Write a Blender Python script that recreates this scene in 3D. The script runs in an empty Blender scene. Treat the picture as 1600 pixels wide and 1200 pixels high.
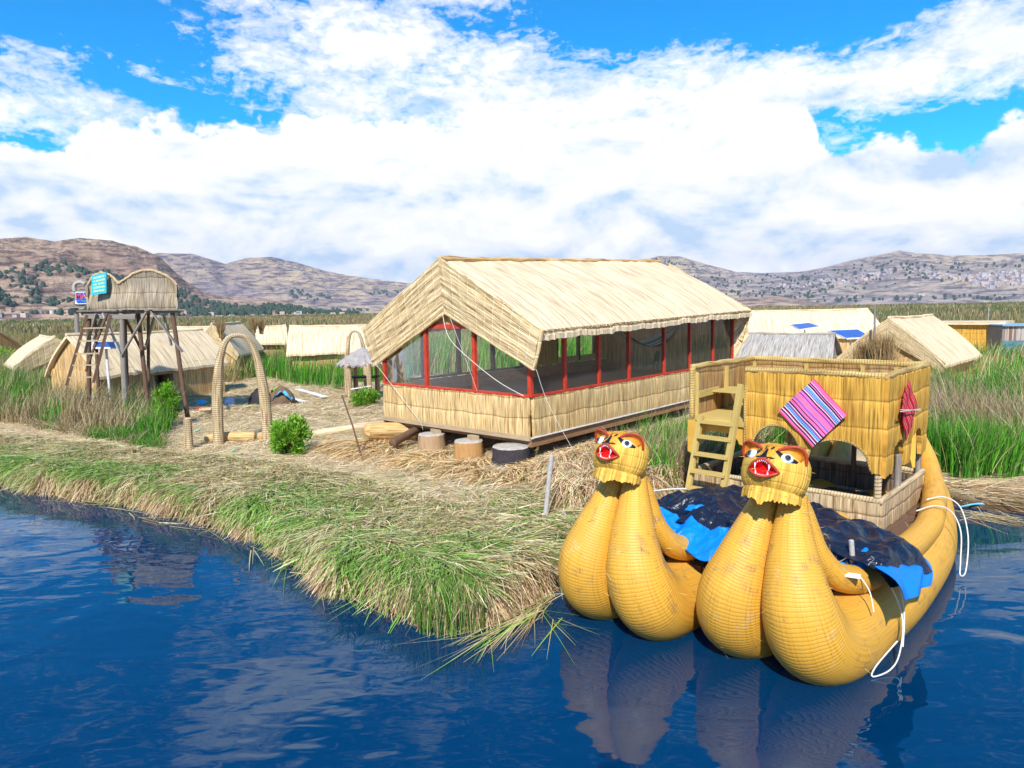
import bpy, bmesh, math, random
import numpy as np
from mathutils import Vector, Matrix
random.seed(7); RNG = np.random.default_rng(11)
SC = bpy.context.scene
COL = SC.collection
# ------------------------------------------------------------------ camera
F_PX, PITCH, ROLL, CAMH = 1067.0, 0.109, 0.018, 4.5
cd = bpy.data.cameras.new('camera'); cam = bpy.data.objects.new('camera', cd); COL.objects.link(cam)
cd.sensor_width = 36.0; cd.lens = F_PX / 1600 * 36.0; cd.clip_start = 0.1; cd.clip_end = 60000
cam.location = (0, 0, CAMH)
cam.rotation_mode = 'QUATERNION'
cam.rotation_quaternion = (Matrix.Rotation(math.pi / 2 - PITCH, 4, 'X') @ Matrix.Rotation(-ROLL, 4, 'Z')).to_quaternion()
SC.camera = cam
def ray(px, py):
    a, b = px - 800, py - 600
    cr, sr = math.cos(ROLL), math.sin(ROLL)
    X = a * cr - b * sr; Y = a * sr + b * cr
    c, s = math.cos(PITCH), math.sin(PITCH)
    x = X / F_PX; y = -Y / F_PX
    return np.array([x, c + y * s, -s + y * c])
def at(px, py, z):
    r = ray(px, py); t = (z - CAMH) / r[2]; return np.array([r[0] * t, r[1] * t, z])
def atY(px, py, Y):
    r = ray(px, py); t = Y / r[1]; return np.array([r[0] * t, Y, CAMH + r[2] * t])
# ------------------------------------------------------------------ numpy value noise
_perm = RNG.permutation(4096).astype(np.int64); _val = RNG.random(4096)
def vnoise(x, y):
    x = np.asarray(x, float); y = np.asarray(y, float)
    xi = np.floor(x).astype(np.int64); yi = np.floor(y).astype(np.int64)
    fx = x - xi; fy = y - yi; fx = fx * fx * (3 - 2 * fx); fy = fy * fy * (3 - 2 * fy)
    def h(a, b): return _val[_perm[(_perm[a & 4095] + b) & 4095]]
    return (h(xi, yi) * (1 - fx) + h(xi + 1, yi) * fx) * (1 - fy) + (h(xi, yi + 1) * (1 - fx) + h(xi + 1, yi + 1) * fx) * fy
def fbm(x, y, o=4):
    s = 0; a = 0.5
    for i in range(o):
        s = s + a * vnoise(x * 2 ** i + 17.3 * i, y * 2 ** i + 5.1 * i); a *= 0.5
    return s / (1 - 0.5 ** o)
def sstep(a, b, x):
    t = np.clip((np.asarray(x, float) - a) / (b - a), 0, 1); return t * t * (3 - 2 * t)
# ------------------------------------------------------------------ tagging
def tag(o, label=None, cat=None, group=None, kind=None):
    if label: o['label'] = label
    if cat: o['category'] = cat
    if group: o['group'] = group
    if kind: o['kind'] = kind
    return o
def empty(name, loc=(0, 0, 0), rz=0, label=None, cat=None, group=None):
    o = bpy.data.objects.new(name, None); COL.objects.link(o)
    o.location = loc; o.rotation_euler = (0, 0, rz); o.empty_display_size = 0.3
    return tag(o, label, cat, group)
# ------------------------------------------------------------------ mesh builder
class MB:
    def __init__(s): s.v = []; s.f = []; s.uv = []; s.sm = []
    def grid(s, P, UV=None, smooth=True, wrap=False, flip=False):
        n = len(P); m = len(P[0]); b = len(s.v)
        for r in P: s.v.extend([tuple(p) for p in r])
        for i in range(n - 1):
            for j in range(m if wrap else m - 1):
                j2 = (j + 1) % m
                q = [b + i * m + j, b + (i + 1) * m + j, b + (i + 1) * m + j2, b + i * m + j2]
                if UV is not None:
                    a = [UV[i][j], UV[i + 1][j], UV[i + 1][j + 1] if wrap else UV[i + 1][j2], UV[i][j + 1] if wrap else UV[i][j2]]
                else: a = [(i / n, j / m)] * 4
                if flip: q.reverse(); a = a[::-1]
                s.f.append(q); s.uv.append(a); s.sm.append(smooth)
    def face(s, pts, uv=None, smooth=False):
        b = len(s.v); s.v.extend([tuple(p) for p in pts]); s.f.append(list(range(b, b + len(pts))))
        s.uv.append(uv or [(p[0] + p[1], p[2]) for p in pts]); s.sm.append(smooth)
    def hexa(s, c8, scale=1.0):
        # c8: 0-3 bottom ring, 4-7 top ring
        c = [np.array(p, float) for p in c8]
        for q in ((0, 3, 2, 1), (4, 5, 6, 7), (0, 1, 5, 4), (1, 2, 6, 5), (2, 3, 7, 6), (3, 0, 4, 7)):
            p = [c[i] for i in q]
            w = np.linalg.norm(p[1] - p[0]); h = np.linalg.norm(p[2] - p[1])
            uv = [(0, 0), (w, 0), (w, h), (0, h)]
            if w > h: uv = [(0, 0), (0, w), (h, w), (h, 0)]
            s.face(p, uv)
    def box(s, c, size, rz=0.0):
        c = np.array(c, float); hx, hy, hz = [d / 2 for d in size]
        cr, sr = math.cos(rz), math.sin(rz)
        P = []
        for z in (-hz, hz):
            for x, y in ((-hx, -hy), (hx, -hy), (hx, hy), (-hx, hy)):
                P.append(c + np.array([x * cr - y * sr, x * sr + y * cr, z]))
        s.hexa(P)
    def bar(s, p, q, w, h, up=(0, 0, 1)):
        p = np.array(p, float); q = np.array(q, float); d = q - p; d /= np.linalg.norm(d)
        up = np.array(up, float)
        if abs(d @ up) > 0.98: up = np.array([1.0, 0, 0])
        a = np.cross(d, up); a /= np.linalg.norm(a); b = np.cross(a, d)
        P = []
        for e in (p, q):
            for x, y in ((-1, -1), (1, -1), (1, 1), (-1, 1)): P.append(e + a * x * w / 2 + b * y * h / 2)
        s.hexa(P)
    def tube(s, pts, rad, n=12, cap=True, sub=0, squash=None, jit=0.0):
        P = np.array(pts, float)
        R = np.array([rad] * len(P) if np.isscalar(rad) else rad, float)
        if sub:
            P, R = catmull(P, R, sub)
        L = np.concatenate([[0], np.cumsum(np.linalg.norm(np.diff(P, axis=0), axis=1))])
        T = np.gradient(P, axis=0); T /= np.linalg.norm(T, axis=1)[:, None]
        up = np.array([0, 0, 1.0]) if abs(T[0][2]) < 0.9 else np.array([1.0, 0, 0])
        a = np.cross(T[0], up); a /= np.linalg.norm(a)
        rows = []; uvs = []
        for i in range(len(P)):
            a = a - T[i] * (a @ T[i]); a /= np.linalg.norm(a); b = np.cross(T[i], a)
            r = R[i]; ring = []; u = []
            for k in range(n):
                t = 2 * math.pi * k / n
                rr = r * (1 + (random.uniform(-jit, jit) if jit else 0))
                ring.append(P[i] + (a * math.cos(t) + b * math.sin(t)) * rr)
            for k in range(n + 1): u.append((k / n * 2 * math.pi * max(R), L[i]))
            rows.append(ring); uvs.append(u)
        s.grid(rows, uvs, True, True, True)
        if cap:
            for e, fl in ((0, 0), (-1, 1)):
                ring = rows[e]; b0 = len(s.v)
                # rounded cap: one inner ring + centre
                c = P[e] + T[e] * (R[e] * 0.35 * (1 if fl else -1))
                s.v.extend([tuple(x) for x in ring]); s.v.extend([tuple(P[e] + (x - P[e]) * 0.6 + (c - P[e]) * 0.8) for x in ring]); s.v.append(tuple(c))
                for k in range(n):
                    k2 = (k + 1) % n
                    q = [b0 + k, b0 + k2, b0 + n + k2, b0 + n + k]; t3 = [b0 + n + k, b0 + n + k2, b0 + 2 * n]
                    if fl: q.reverse(); t3.reverse()
                    ll = L[e]
                    s.f.append(q); s.uv.append([(k / n, ll)] * 4); s.sm.append(True)
                    s.f.append(t3); s.uv.append([(k / n, ll)] * 3); s.sm.append(True)
    def build(s, name, mat, parent=None, loc=None, rz=0):
        me = bpy.data.meshes.new(name); me.from_pydata([tuple(map(float, p)) for p in s.v], [], s.f)
        uvl = me.uv_layers.new(name='UVMap')
        flat = np.array([c for f in s.uv for c in f], float).ravel()
        uvl.data.foreach_set('uv', flat)
        me.polygons.foreach_set('use_smooth', s.sm)
        me.materials.append(mat); me.update()
        o = bpy.data.objects.new(name, me); COL.objects.link(o)
        if parent: o.parent = parent
        if loc is not None: o.location = loc; o.rotation_euler = (0, 0, rz)
        return o
def catmull(P, R, sub):
    n = len(P); oP = []; oR = []
    for i in range(n - 1):
        p0 = P[max(i - 1, 0)]; p1 = P[i]; p2 = P[i + 1]; p3 = P[min(i + 2, n - 1)]
        r0 = R[max(i - 1, 0)]; r1 = R[i]; r2 = R[i + 1]; r3 = R[min(i + 2, n - 1)]
        for k in range(sub):
            t = k / sub
            f = lambda a, b, c, d: 0.5 * (2 * b + (c - a) * t + (2 * a - 5 * b + 4 * c - d) * t * t + (-a + 3 * b - 3 * c + d) * t ** 3)
            oP.append(f(p0, p1, p2, p3)); oR.append(f(r0, r1, r2, r3))
    oP.append(P[-1]); oR.append(R[-1])
    return np.array(oP), np.array(oR)
def panel(mb, c00, c10, c11, c01, thick=0.06, step=0.06, amp=0.012, rows=1.0, vert=True, sag=0.0, bottom=None, seed=0, vstep=0.12):
    """reed mat: c00->c10 runs across the reeds (u), c00->c01 along them (v); front face = (u x v)."""
    c00, c10, c11, c01 = [np.array(c, float) for c in (c00, c10, c11, c01)]
    W = max(np.linalg.norm(c10 - c00), np.linalg.norm(c11 - c01)); Hh = max(np.linalg.norm(c01 - c00), np.linalg.norm(c11 - c10))
    nu = max(2, int(W / step)); nv = max(2, int(Hh / vstep))
    nrm = np.cross(c10 - c00, c01 - c00); nrm /= np.linalg.norm(nrm)
    front = []; back = []; UV = []
    for i in range(nu + 1):
        u = i / nu; rf = []; rb = []; ru = []
        for j in range(nv + 1):
            v = j / nv
            if bottom is not None:
                v0 = bottom(u); v = v0 + (1 - v0) * v
            p = (c00 * (1 - u) + c10 * u) * (1 - v) + (c01 * (1 - u) + c11 * u) * v
            d = amp * (2 * float(vnoise(u * W * 7.3 + seed * 31, v * Hh * 0.5 + seed)) - 1) + amp * 0.8 * (2 * float(vnoise(u * W * 1.1 + seed, v * Hh * 0.8)) - 1)
            if rows: d += amp * 1.3 * abs(math.sin(math.pi * v * Hh / rows)) ** 0.6
            pz = p.copy(); pz[2] -= sag * math.sin(math.pi * u) * (1 - abs(2 * v - 1) * 0.2)
            if j in (0, nv): pz = pz + (c01 - c00) / Hh * random.uniform(-1, 1) * amp * 0.8
            rf.append(pz + nrm * (thick / 2 + d)); rb.append(pz - nrm * (thick / 2 + d * 0.3)); ru.append((u * W + seed * 3.7, v * Hh))
        front.append(rf); back.append(rb); UV.append(ru)
    mb.grid(front, UV, True); mb.grid(back, UV, True, flip=True)
    mb.grid([[f[0] for f in front], [b[0] for b in back]], [[u[0] for u in UV]] * 2, False, flip=False)
    mb.grid([[f[-1] for f in front], [b[-1] for b in back]], [[u[-1] for u in UV]] * 2, False, flip=True)
    mb.grid([front[0], back[0]], [UV[0]] * 2, False, flip=True); mb.grid([front[-1], back[-1]], [UV[-1]] * 2, False)
    return mb
# ------------------------------------------------------------------ blades (grass, straw)
def blades(name, base, d, L, w, bend, col, mat, seg=3, flat=False, parent=None, zmin=None):
    N = len(base); L = np.broadcast_to(L, (N,)); w = np.broadcast_to(w, (N,))
    d = d / np.linalg.norm(d, axis=1)[:, None]
    if flat: side = np.cross(d, np.array([0, 0, 1.0])) + RNG.normal(0, .25, (N, 3))
    else: side = np.cross(d, RNG.normal(0, 1, (N, 3)))
    side /= np.linalg.norm(side, axis=1)[:, None] + 1e-9
    V = np.zeros((N, (seg + 1) * 2, 3), np.float32)
    for k in range(seg + 1):
        t = k / seg
        p = base + d * (L * t)[:, None] + bend * (t * t)
        if zmin is not None: p[:, 2] = np.maximum(p[:, 2], zmin)
        ww = (w * (1 - 0.8 * t ** 2) * 0.5)[:, None]
        V[:, 2 * k] = p - side * ww; V[:, 2 * k + 1] = p + side * ww
    nv = (seg + 1) * 2
    q = np.array([[2 * k, 2 * k + 1, 2 * k + 3, 2 * k + 2] for k in range(seg)])
    Fc = (np.arange(N)[:, None, None] * nv + q[None]).reshape(-1)
    me = bpy.data.meshes.new(name); me.vertices.add(N * nv); me.vertices.foreach_set('co', V.reshape(-1))
    nf = N * seg; me.loops.add(nf * 4); me.loops.foreach_set('vertex_index', Fc.astype(np.int32))
    me.polygons.add(nf); me.polygons.foreach_set('loop_start', np.arange(0, nf * 4, 4, dtype=np.int32)); me.polygons.foreach_set('loop_total', np.full(nf, 4, np.int32))
    me.update()
    ca = me.color_attributes.new('col', 'FLOAT_COLOR', 'POINT')
    C = np.ones((N, nv, 4), np.float32); C[:, :, :3] = np.asarray(col)[:, None, :]
    ca.data.foreach_set('color', C.reshape(-1))
    me.materials.append(mat)
    o = bpy.data.objects.new(name, me); COL.objects.link(o)
    if parent: o.parent = parent
    return o
def mixcol(pal, N, wts=None, jit=0.15):
    pal = np.array(pal, float); idx = RNG.choice(len(pal), N, p=None if wts is None else np.array(wts) / np.sum(wts))
    return pal[idx] * (1 + RNG.normal(0, jit, (N, 1)).clip(-.5, .5))
DRY = [(.66, .53, .30), (.56, .42, .20), (.70, .61, .40), (.42, .30, .14)]
GRN = [(.12, .27, .035), (.20, .36, .06), (.30, .40, .12), (.08, .17, .03)]
# ------------------------------------------------------------------ materials
def newmat(name):
    m = bpy.data.materials.new(name); m.use_nodes = True
    nt = m.node_tree; return m, nt, nt.nodes['Principled BSDF']
def N_(nt, t, **k):
    n = nt.nodes.new(t)
    for a, b in k.items():
        if a in n.inputs: n.inputs[a].default_value = b
        else: setattr(n, a, b)
    return n
def ramp(nt, fac, stops):
    r = nt.nodes.new('ShaderNodeValToRGB'); e = r.color_ramp.elements
    while len(e) > len(stops): e.remove(e[-1])
    while len(e) < len(stops): e.new(0.5)
    for x, (p, c) in zip(e, stops):
        x.position = p; x.color = (*c, 1) if len(c) == 3 else c
    nt.links.new(fac, r.inputs[0]); return r
def mth(nt, op, a, b=None, c=None, clamp=False):
    n = nt.nodes.new('ShaderNodeMath'); n.operation = op; n.use_clamp = clamp
    for i, x in enumerate((a, b, c)):
        if x is None: continue
        if isinstance(x, (int, float)): n.inputs[i].default_value = x
        else: nt.links.new(x, n.inputs[i])
    return n.outputs[0]
def mixc(nt, fac, a, b, mode='MIX'):
    n = nt.nodes.new('ShaderNodeMix'); n.data_type = 'RGBA'; n.blend_type = mode
    for s, x in ((n.inputs[0], fac), (n.inputs[6], a), (n.inputs[7], b)):
        if isinstance(x, (int, float)): s.default_value = x
        elif isinstance(x, tuple): s.default_value = (*x, 1) if len(x) == 3 else x
        else: nt.links.new(x, s)
    return n.outputs[2]
def noise(nt, vec, scale, detail=4, rough=0.55, dist=0.0, dim='3D'):
    n = nt.nodes.new('ShaderNodeTexNoise'); n.noise_dimensions = dim
    n.inputs['Scale'].default_value = scale; n.inputs['Detail'].default_value = detail; n.inputs['Roughness'].default_value = rough; n.inputs['Distortion'].default_value = dist
    if vec is not None: nt.links.new(vec, n.inputs['Vector'])
    return n.outputs['Fac']
def mapping(nt, vec, scale=(1, 1, 1), rot=(0, 0, 0), loc=(0, 0, 0)):
    n = nt.nodes.new('ShaderNodeMapping'); n.inputs['Scale'].default_value = scale; n.inputs['Rotation'].default_value = rot; n.inputs['Location'].default_value = loc
    nt.links.new(vec, n.inputs['Vector']); return n.outputs[0]
def bump(nt, h, strength, dist, bs):
    n = nt.nodes.new('ShaderNodeBump'); n.inputs['Strength'].default_value = strength; n.inputs['Distance'].default_value = dist
    nt.links.new(h, n.inputs['Height']); nt.links.new(n.outputs[0], bs.inputs['Normal']); return n
def straw_mat(name, light, mid, dark, row=0.0, freq=55, weather=0.25, grey=(.35, .32, .28), rough=0.75, rowdark=0.5, rowcol=None, rowbump=.9):
    m, nt, bs = newmat(name)
    uv = nt.nodes.new('ShaderNodeUVMap').outputs[0]
    n1 = noise(nt, mapping(nt, uv, (freq, 1.3, 1)), 1, 3, .6, dim='2D')
    n2 = noise(nt, mapping(nt, uv, (9, .55, 1), loc=(7, 3, 0)), 1, 3, .6, dim='2D')
    n3 = noise(nt, mapping(nt, uv, (.8, .8, 1), loc=(31, 3, 0)), 1, 4, .6, dim='2D')
    c = ramp(nt, n1, [(.30, dark), (.44, mid), (.58, light), (.75, tuple(min(1, x * 1.18) for x in light))]).outputs[0]
    c2 = ramp(nt, n2, [(.3, (.62, .55, .48)), (.55, (1, 1, 1)), (.75, (1.12, 1.06, .98))]).outputs[0]
    c = mixc(nt, .8, c, c2, 'MULTIPLY')
    wf = ramp(nt, n3, [(.42, (0, 0, 0)), (.72, (1, 1, 1))]).outputs[0]
    c = mixc(nt, mth(nt, 'MULTIPLY', wf, weather), c, grey)
    h = n1
    if row:
        sx = nt.nodes.new('ShaderNodeSeparateXYZ'); nt.links.new(uv, sx.inputs[0])
        wob = noise(nt, mapping(nt, uv, (1.2, .2, 1)), 1, 2, .5, dim='2D')
        vv = mth(nt, 'ADD', sx.outputs[1], mth(nt, 'MULTIPLY', wob, .12))
        fr = mth(nt, 'ABSOLUTE', mth(nt, 'SUBTRACT', mth(nt, 'FRACT', mth(nt, 'DIVIDE', vv, row)), .5))
        ln = mth(nt, 'MULTIPLY', mth(nt, 'GREATER_THAN', fr, .5 - .016 / row), rowdark)
        c = mixc(nt, ln, c, rowcol or dark)
        h = mth(nt, 'SUBTRACT', n1, mth(nt, 'MULTIPLY', mth(nt, 'POWER', mth(nt, 'MULTIPLY', fr, 2), 8), rowbump))
    nt.links.new(c, bs.inputs['Base Color']); bs.inputs['Roughness'].default_value = rough
    bs.inputs['Specular IOR Level'].default_value = .25
    bump(nt, h, .8, .02, bs)
    return m
def plain(name, col, rough=.6, var=.2, scale=6, metal=0, bumpd=.004, spec=.4, stretch=(1, 1, 1)):
    m, nt, bs = newmat(name)
    tc = nt.nodes.new('ShaderNodeTexCoord').outputs['Object']
    n = noise(nt, mapping(nt, tc, stretch), scale, 5, .65)
    c = ramp(nt, n, [(.25, tuple(x * (1 - var * 1.6) for x in col)), (.5, col), (.78, tuple(min(1, x * (1 + var)) for x in col))]).outputs[0]
    nt.links.new(c, bs.inputs['Base Color']); bs.inputs['Roughness'].default_value = rough; bs.inputs['Metallic'].default_value = metal
    bs.inputs['Specular IOR Level'].default_value = spec
    if bumpd: bump(nt, n, .6, bumpd, bs)
    return m
def wood_mat(name, col, rough=.7, var=.35):
    m, nt, bs = newmat(name)
    uv = nt.nodes.new('ShaderNodeUVMap').outputs[0]
    n = noise(nt, mapping(nt, uv, (30, 1.6, 1)), 1, 5, .65, 1.0, '2D')
    n2 = noise(nt, mapping(nt, uv, (3, 1.2, 1), loc=(4, 9, 0)), 1, 4, .6, dim='2D')
    c = ramp(nt, n, [(.28, tuple(x * (1 - var * 1.5) for x in col)), (.5, col), (.75, tuple(min(1, x * (1 + var * .6)) for x in col))]).outputs[0]
    c = mixc(nt, mth(nt, 'MULTIPLY', n2, .5), c, tuple(x * .55 for x in col))
    nt.links.new(c, bs.inputs['Base Color']); bs.inputs['Roughness'].default_value = rough; bs.inputs['Specular IOR Level'].default_value = .3
    bump(nt, n, .5, .006, bs); return m
def blade_mat(name, transl=.3, rough=.6):
    m, nt, bs = newmat(name)
    a = nt.nodes.new('ShaderNodeVertexColor'); a.layer_name = 'col'
    nt.links.new(a.outputs[0], bs.inputs['Base Color']); bs.inputs['Roughness'].default_value = rough; bs.inputs['Specular IOR Level'].default_value = .25
    tr = nt.nodes.new('ShaderNodeBsdfTranslucent'); nt.links.new(a.outputs[0], tr.inputs[0])
    mx = nt.nodes.new('ShaderNodeMixShader'); mx.inputs[0].default_value = transl
    out = nt.nodes['Material Output']
    nt.links.new(bs.outputs[0], mx.inputs[1]); nt.links.new(tr.outputs[0], mx.inputs[2]); nt.links.new(mx.outputs[0], out.inputs[0])
    return m
M = {}
M['roof'] = straw_mat('pale_roof_thatch', (.84, .69, .46), (.72, .56, .35), (.42, .29, .16), row=0, freq=38, weather=.1)
M['hutroof'] = straw_mat('hut_roof_thatch', (.80, .66, .44), (.70, .55, .35), (.48, .34, .20), row=0, freq=30, weather=.12)
M['band'] = straw_mat('gable_thatch', (.78, .61, .36), (.60, .44, .22), (.22, .13, .05), row=.36, freq=30, weather=.08, rowdark=.55, rowcol=(.86, .74, .52))
M['skirt'] = straw_mat('reed_skirt', (.74, .55, .27), (.56, .38, .16), (.22, .12, .04), row=.53, freq=30, weather=.15)
M['hutwall'] = straw_mat('hut_wall_reeds', (.68, .46, .20), (.54, .33, .12), (.24, .13, .05), row=0, freq=30, weather=.15)
M['grey'] = straw_mat('weathered_reeds', (.46, .43, .39), (.36, .32, .28), (.18, .15, .12), row=0, freq=24, weather=.3)
M['tower'] = straw_mat('tower_reeds', (.44, .37, .27), (.32, .25, .16), (.14, .10, .06), row=.55, freq=26, weather=.3)
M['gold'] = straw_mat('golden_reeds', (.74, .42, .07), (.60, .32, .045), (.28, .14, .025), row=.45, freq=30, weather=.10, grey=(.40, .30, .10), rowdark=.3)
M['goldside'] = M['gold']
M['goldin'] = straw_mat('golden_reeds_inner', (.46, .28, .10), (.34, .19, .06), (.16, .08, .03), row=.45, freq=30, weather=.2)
M['cabin'] = straw_mat('pale_cabin_reeds', (.62, .48, .28), (.48, .34, .18), (.20, .12, .06), row=.36, freq=26, weather=.3, grey=(.42, .36, .30))
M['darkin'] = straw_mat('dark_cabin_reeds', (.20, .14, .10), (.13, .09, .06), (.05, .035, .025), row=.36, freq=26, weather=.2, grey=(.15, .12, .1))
M['partition'] = straw_mat('tan_mat', (.62, .44, .17), (.54, .37, .13), (.38, .25, .08), row=0, freq=40, weather=.1)
M['browmat'] = straw_mat('brown_inner_mat', (.78, .62, .38), (.66, .50, .29), (.40, .28, .15), row=0, freq=26, weather=.2)
M['rim'] = straw_mat('rim_roll_reeds', (.62, .45, .17), (.52, .35, .11), (.28, .17, .05), row=.05, freq=14, weather=.1, rowdark=.18)
M['palerim'] = straw_mat('pale_rim_reeds', (.66, .52, .32), (.56, .42, .24), (.3, .2, .1), row=.05, freq=14, weather=.15, rowdark=.18)
M['arch'] = straw_mat('arch_reeds', (.66, .53, .33), (.54, .41, .23), (.24, .15, .07), row=.065, freq=16, weather=.15, rowdark=.5)
M['headreed'] = straw_mat('head_reeds', (.80, .50, .09), (.74, .44, .07), (.50, .27, .035), row=.16, freq=40, weather=.08, grey=(.6, .4, .12), rowdark=.05, rowbump=.35)
M['headtop'] = straw_mat('head_top_paint', (.82, .42, .05), (.76, .34, .03), (.40, .14, .01), row=0, freq=20, weather=.05, grey=(.6, .3, .05))
M['greywood'] = wood_mat('grey_wood', (.30, .26, .22)); M['darkwood'] = wood_mat('dark_wood', (.16, .09, .055)); M['paintwood'] = wood_mat('yellow_wood', (.58, .42, .13), var=.2)
M['beam'] = wood_mat('beam_wood', (.33, .18, .09)); M['palewood'] = wood_mat('pale_wood', (.48, .36, .22)); M['plankin'] = wood_mat('inner_planks', (.50, .34, .24)); M['cutwood'] = plain('cut_wood', (.42, .38, .33), .8, .25, 9)
M['bark'] = plain('black_bark', (.045, .036, .04), .9, .6, 14, bumpd=.04, stretch=(3, 3, .8)); M['trunk'] = wood_mat('trunk_wood', (.46, .30, .17)); M['trunko'] = wood_mat('orange_trunk_wood', (.50, .27, .10))
M['red'] = plain('red_paint', (.50, .045, .02), .45, .25, 5, bumpd=.001); M['darkred'] = plain('dark_frame', (.09, .035, .03), .6, .2)
M['yply'] = plain('yellow_board', (.62, .36, .06), .6, .1, 3, bumpd=.001)
M['white'] = plain('white_paint', (.72, .72, .72), .6, .12, 4); M['rope'] = plain('white_rope', (.66, .64, .58), .8, .2, 60, bumpd=.003)
M['green'] = plain('green_plastic', (.01, .14, .09), .4, .1); M['stone'] = plain('pale_post', (.42, .40, .38), .8, .2, 20)
M['blackfab'] = plain('black_fabric', (.02, .018, .02), .7, .3); M['ltblue'] = plain('light_blue_cloth', (.12, .5, .75), .7, .2); M['lime'] = plain('lime_cloth', (.25, .65, .08), .7, .2); M['cardboard'] = plain('cardboard', (.6, .4, .22), .8, .1)
M['brownfab'] = plain('brown_sack', (.14, .085, .05), .8, .3)
M['leaf'] = blade_mat('foliage_leaf', .35); M['blade'] = blade_mat('reed_blade', .25)
def bundle_mat():
    m, nt, bs = newmat('golden_bundle')
    uv = nt.nodes.new('ShaderNodeUVMap').outputs[0]
    tc = nt.nodes.new('ShaderNodeTexCoord').outputs['Object']
    sx = nt.nodes.new('ShaderNodeSeparateXYZ'); nt.links.new(uv, sx.inputs[0])
    wob = noise(nt, mapping(nt, uv, (2.5, 1.2, 1)), 1, 3, .5, dim='2D')
    vv = mth(nt, 'ADD', sx.outputs[1], mth(nt, 'MULTIPLY', wob, .05))
    fr = mth(nt, 'ABSOLUTE', mth(nt, 'SUBTRACT', mth(nt, 'FRACT', mth(nt, 'DIVIDE', vv, .034)), .5))   # 0 mid .. .5 string
    n1 = noise(nt, mapping(nt, uv, (60, 1.1, 1)), 1, 3, .6, dim='2D')
    n3 = noise(nt, mapping(nt, uv, (1.6, .7, 1)), 1.1, 5, .7, dim='2D'); n4 = noise(nt, mapping(nt, tc, (1, 1, 1), loc=(9, 1, 4)), 4.5, 5, .75)
    c = ramp(nt, n1, [(.28, (.60, .28, .025)), (.5, (.75, .385, .04)), (.75, (.82, .455, .065))]).outputs[0]
    c = mixc(nt, ramp(nt, n3, [(.35, (0, 0, 0)), (.7, (.75, .75, .75))]).outputs[0], c, (.62, .34, .06))
    ln = mth(nt, 'MULTIPLY', mth(nt, 'SUBTRACT', fr, .33, clamp=True), 4.0, clamp=True)
    c = mixc(nt, mth(nt, 'MULTIPLY', ln, .5), c, (.34, .17, .015))
    spots = mth(nt, 'MULTIPLY', ramp(nt, n4, [(.52, (0, 0, 0)), (.64, (1, 1, 1))]).outputs[0], ramp(nt, noise(nt, mapping(nt, tc, (1, 1, 1), loc=(3, 8, 2)), 1.3, 2, .5), [(.47, (0, 0, 0)), (.58, (1, 1, 1))]).outputs[0])
    strk = ramp(nt, n1, [(.35, (1, 1, 1)), (.6, (.25, .25, .25))]).outputs[0]
    c = mixc(nt, mth(nt, 'MULTIPLY', mth(nt, 'MULTIPLY', spots, strk), .85), c, (.20, .13, .08))
    n5 = noise(nt, mapping(nt, tc, (1, 1, 1), loc=(20, 5, 7)), 3.1, 5, .75)
    c = mixc(nt, ramp(nt, n5, [(.62, (0, 0, 0)), (.72, (.6, .6, .6))]).outputs[0], c, (.58, .50, .38))
    nt.links.new(c, bs.inputs['Base Color']); bs.inputs['Roughness'].default_value = .5; bs.inputs['Specular IOR Level'].default_value = .35
    h = mth(nt, 'SUBTRACT', mth(nt, 'MULTIPLY', n1, .3), mth(nt, 'MULTIPLY', mth(nt, 'POWER', mth(nt, 'MULTIPLY', fr, 2), 3), 1.0))
    bump(nt, h, .45, .007, bs); return m
M['bundle'] = bundle_mat()
def glass_mat():
    m = bpy.data.materials.new('window_film'); m.use_nodes = True; nt = m.node_tree; nt.nodes.clear()
    out = nt.nodes.new('ShaderNodeOutputMaterial'); tr = nt.nodes.new('ShaderNodeBsdfTransparent'); gl = nt.nodes.new('ShaderNodeBsdfGlossy'); gl.inputs['Roughness'].default_value = .06
    df = nt.nodes.new('ShaderNodeBsdfDiffuse'); df.inputs[0].default_value = (.7, .62, .48, 1)
    tc = nt.nodes.new('ShaderNodeTexCoord').outputs['Object']
    b = nt.nodes.new('ShaderNodeBump'); b.inputs['Strength'].default_value = .25; b.inputs['Distance'].default_value = .03
    nt.links.new(noise(nt, tc, 1.7, 2), b.inputs['Height']); nt.links.new(b.outputs[0], gl.inputs['Normal'])
    lw = nt.nodes.new('ShaderNodeFresnel'); lw.inputs['IOR'].default_value = 1.3
    m1 = nt.nodes.new('ShaderNodeMixShader'); m1.inputs[0].default_value = .05; nt.links.new(tr.outputs[0], m1.inputs[1]); nt.links.new(df.outputs[0], m1.inputs[2])
    m2 = nt.nodes.new('ShaderNodeMixShader'); nt.links.new(lw.outputs[0], m2.inputs[0]); nt.links.new(m1.outputs[0], m2.inputs[1]); nt.links.new(gl.outputs[0], m2.inputs[2])
    nt.links.new(m2.outputs[0], out.inputs[0]); return m
M['glass'] = glass_mat()
def glossy(name, col, rough=.25, spec=.6, bs_scale=9, bd=.03):
    m, nt, bs = newmat(name); bs.inputs['Base Color'].default_value = (*col, 1); bs.inputs['Roughness'].default_value = rough; bs.inputs['Specular IOR Level'].default_value = spec
    tc = nt.nodes.new('ShaderNodeTexCoord').outputs['Object']
    bump(nt, noise(nt, tc, bs_scale, 4, .6, .8), .7, bd, bs); return m
M['tarpblack'] = glossy('black_plastic_sheet', (.008, .013, .030), .24, .4, 6, .05); M['tarpblue'] = glossy('blue_plastic_sheet', (.0, .20, .70), .5, .3, 5, .02)
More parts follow.
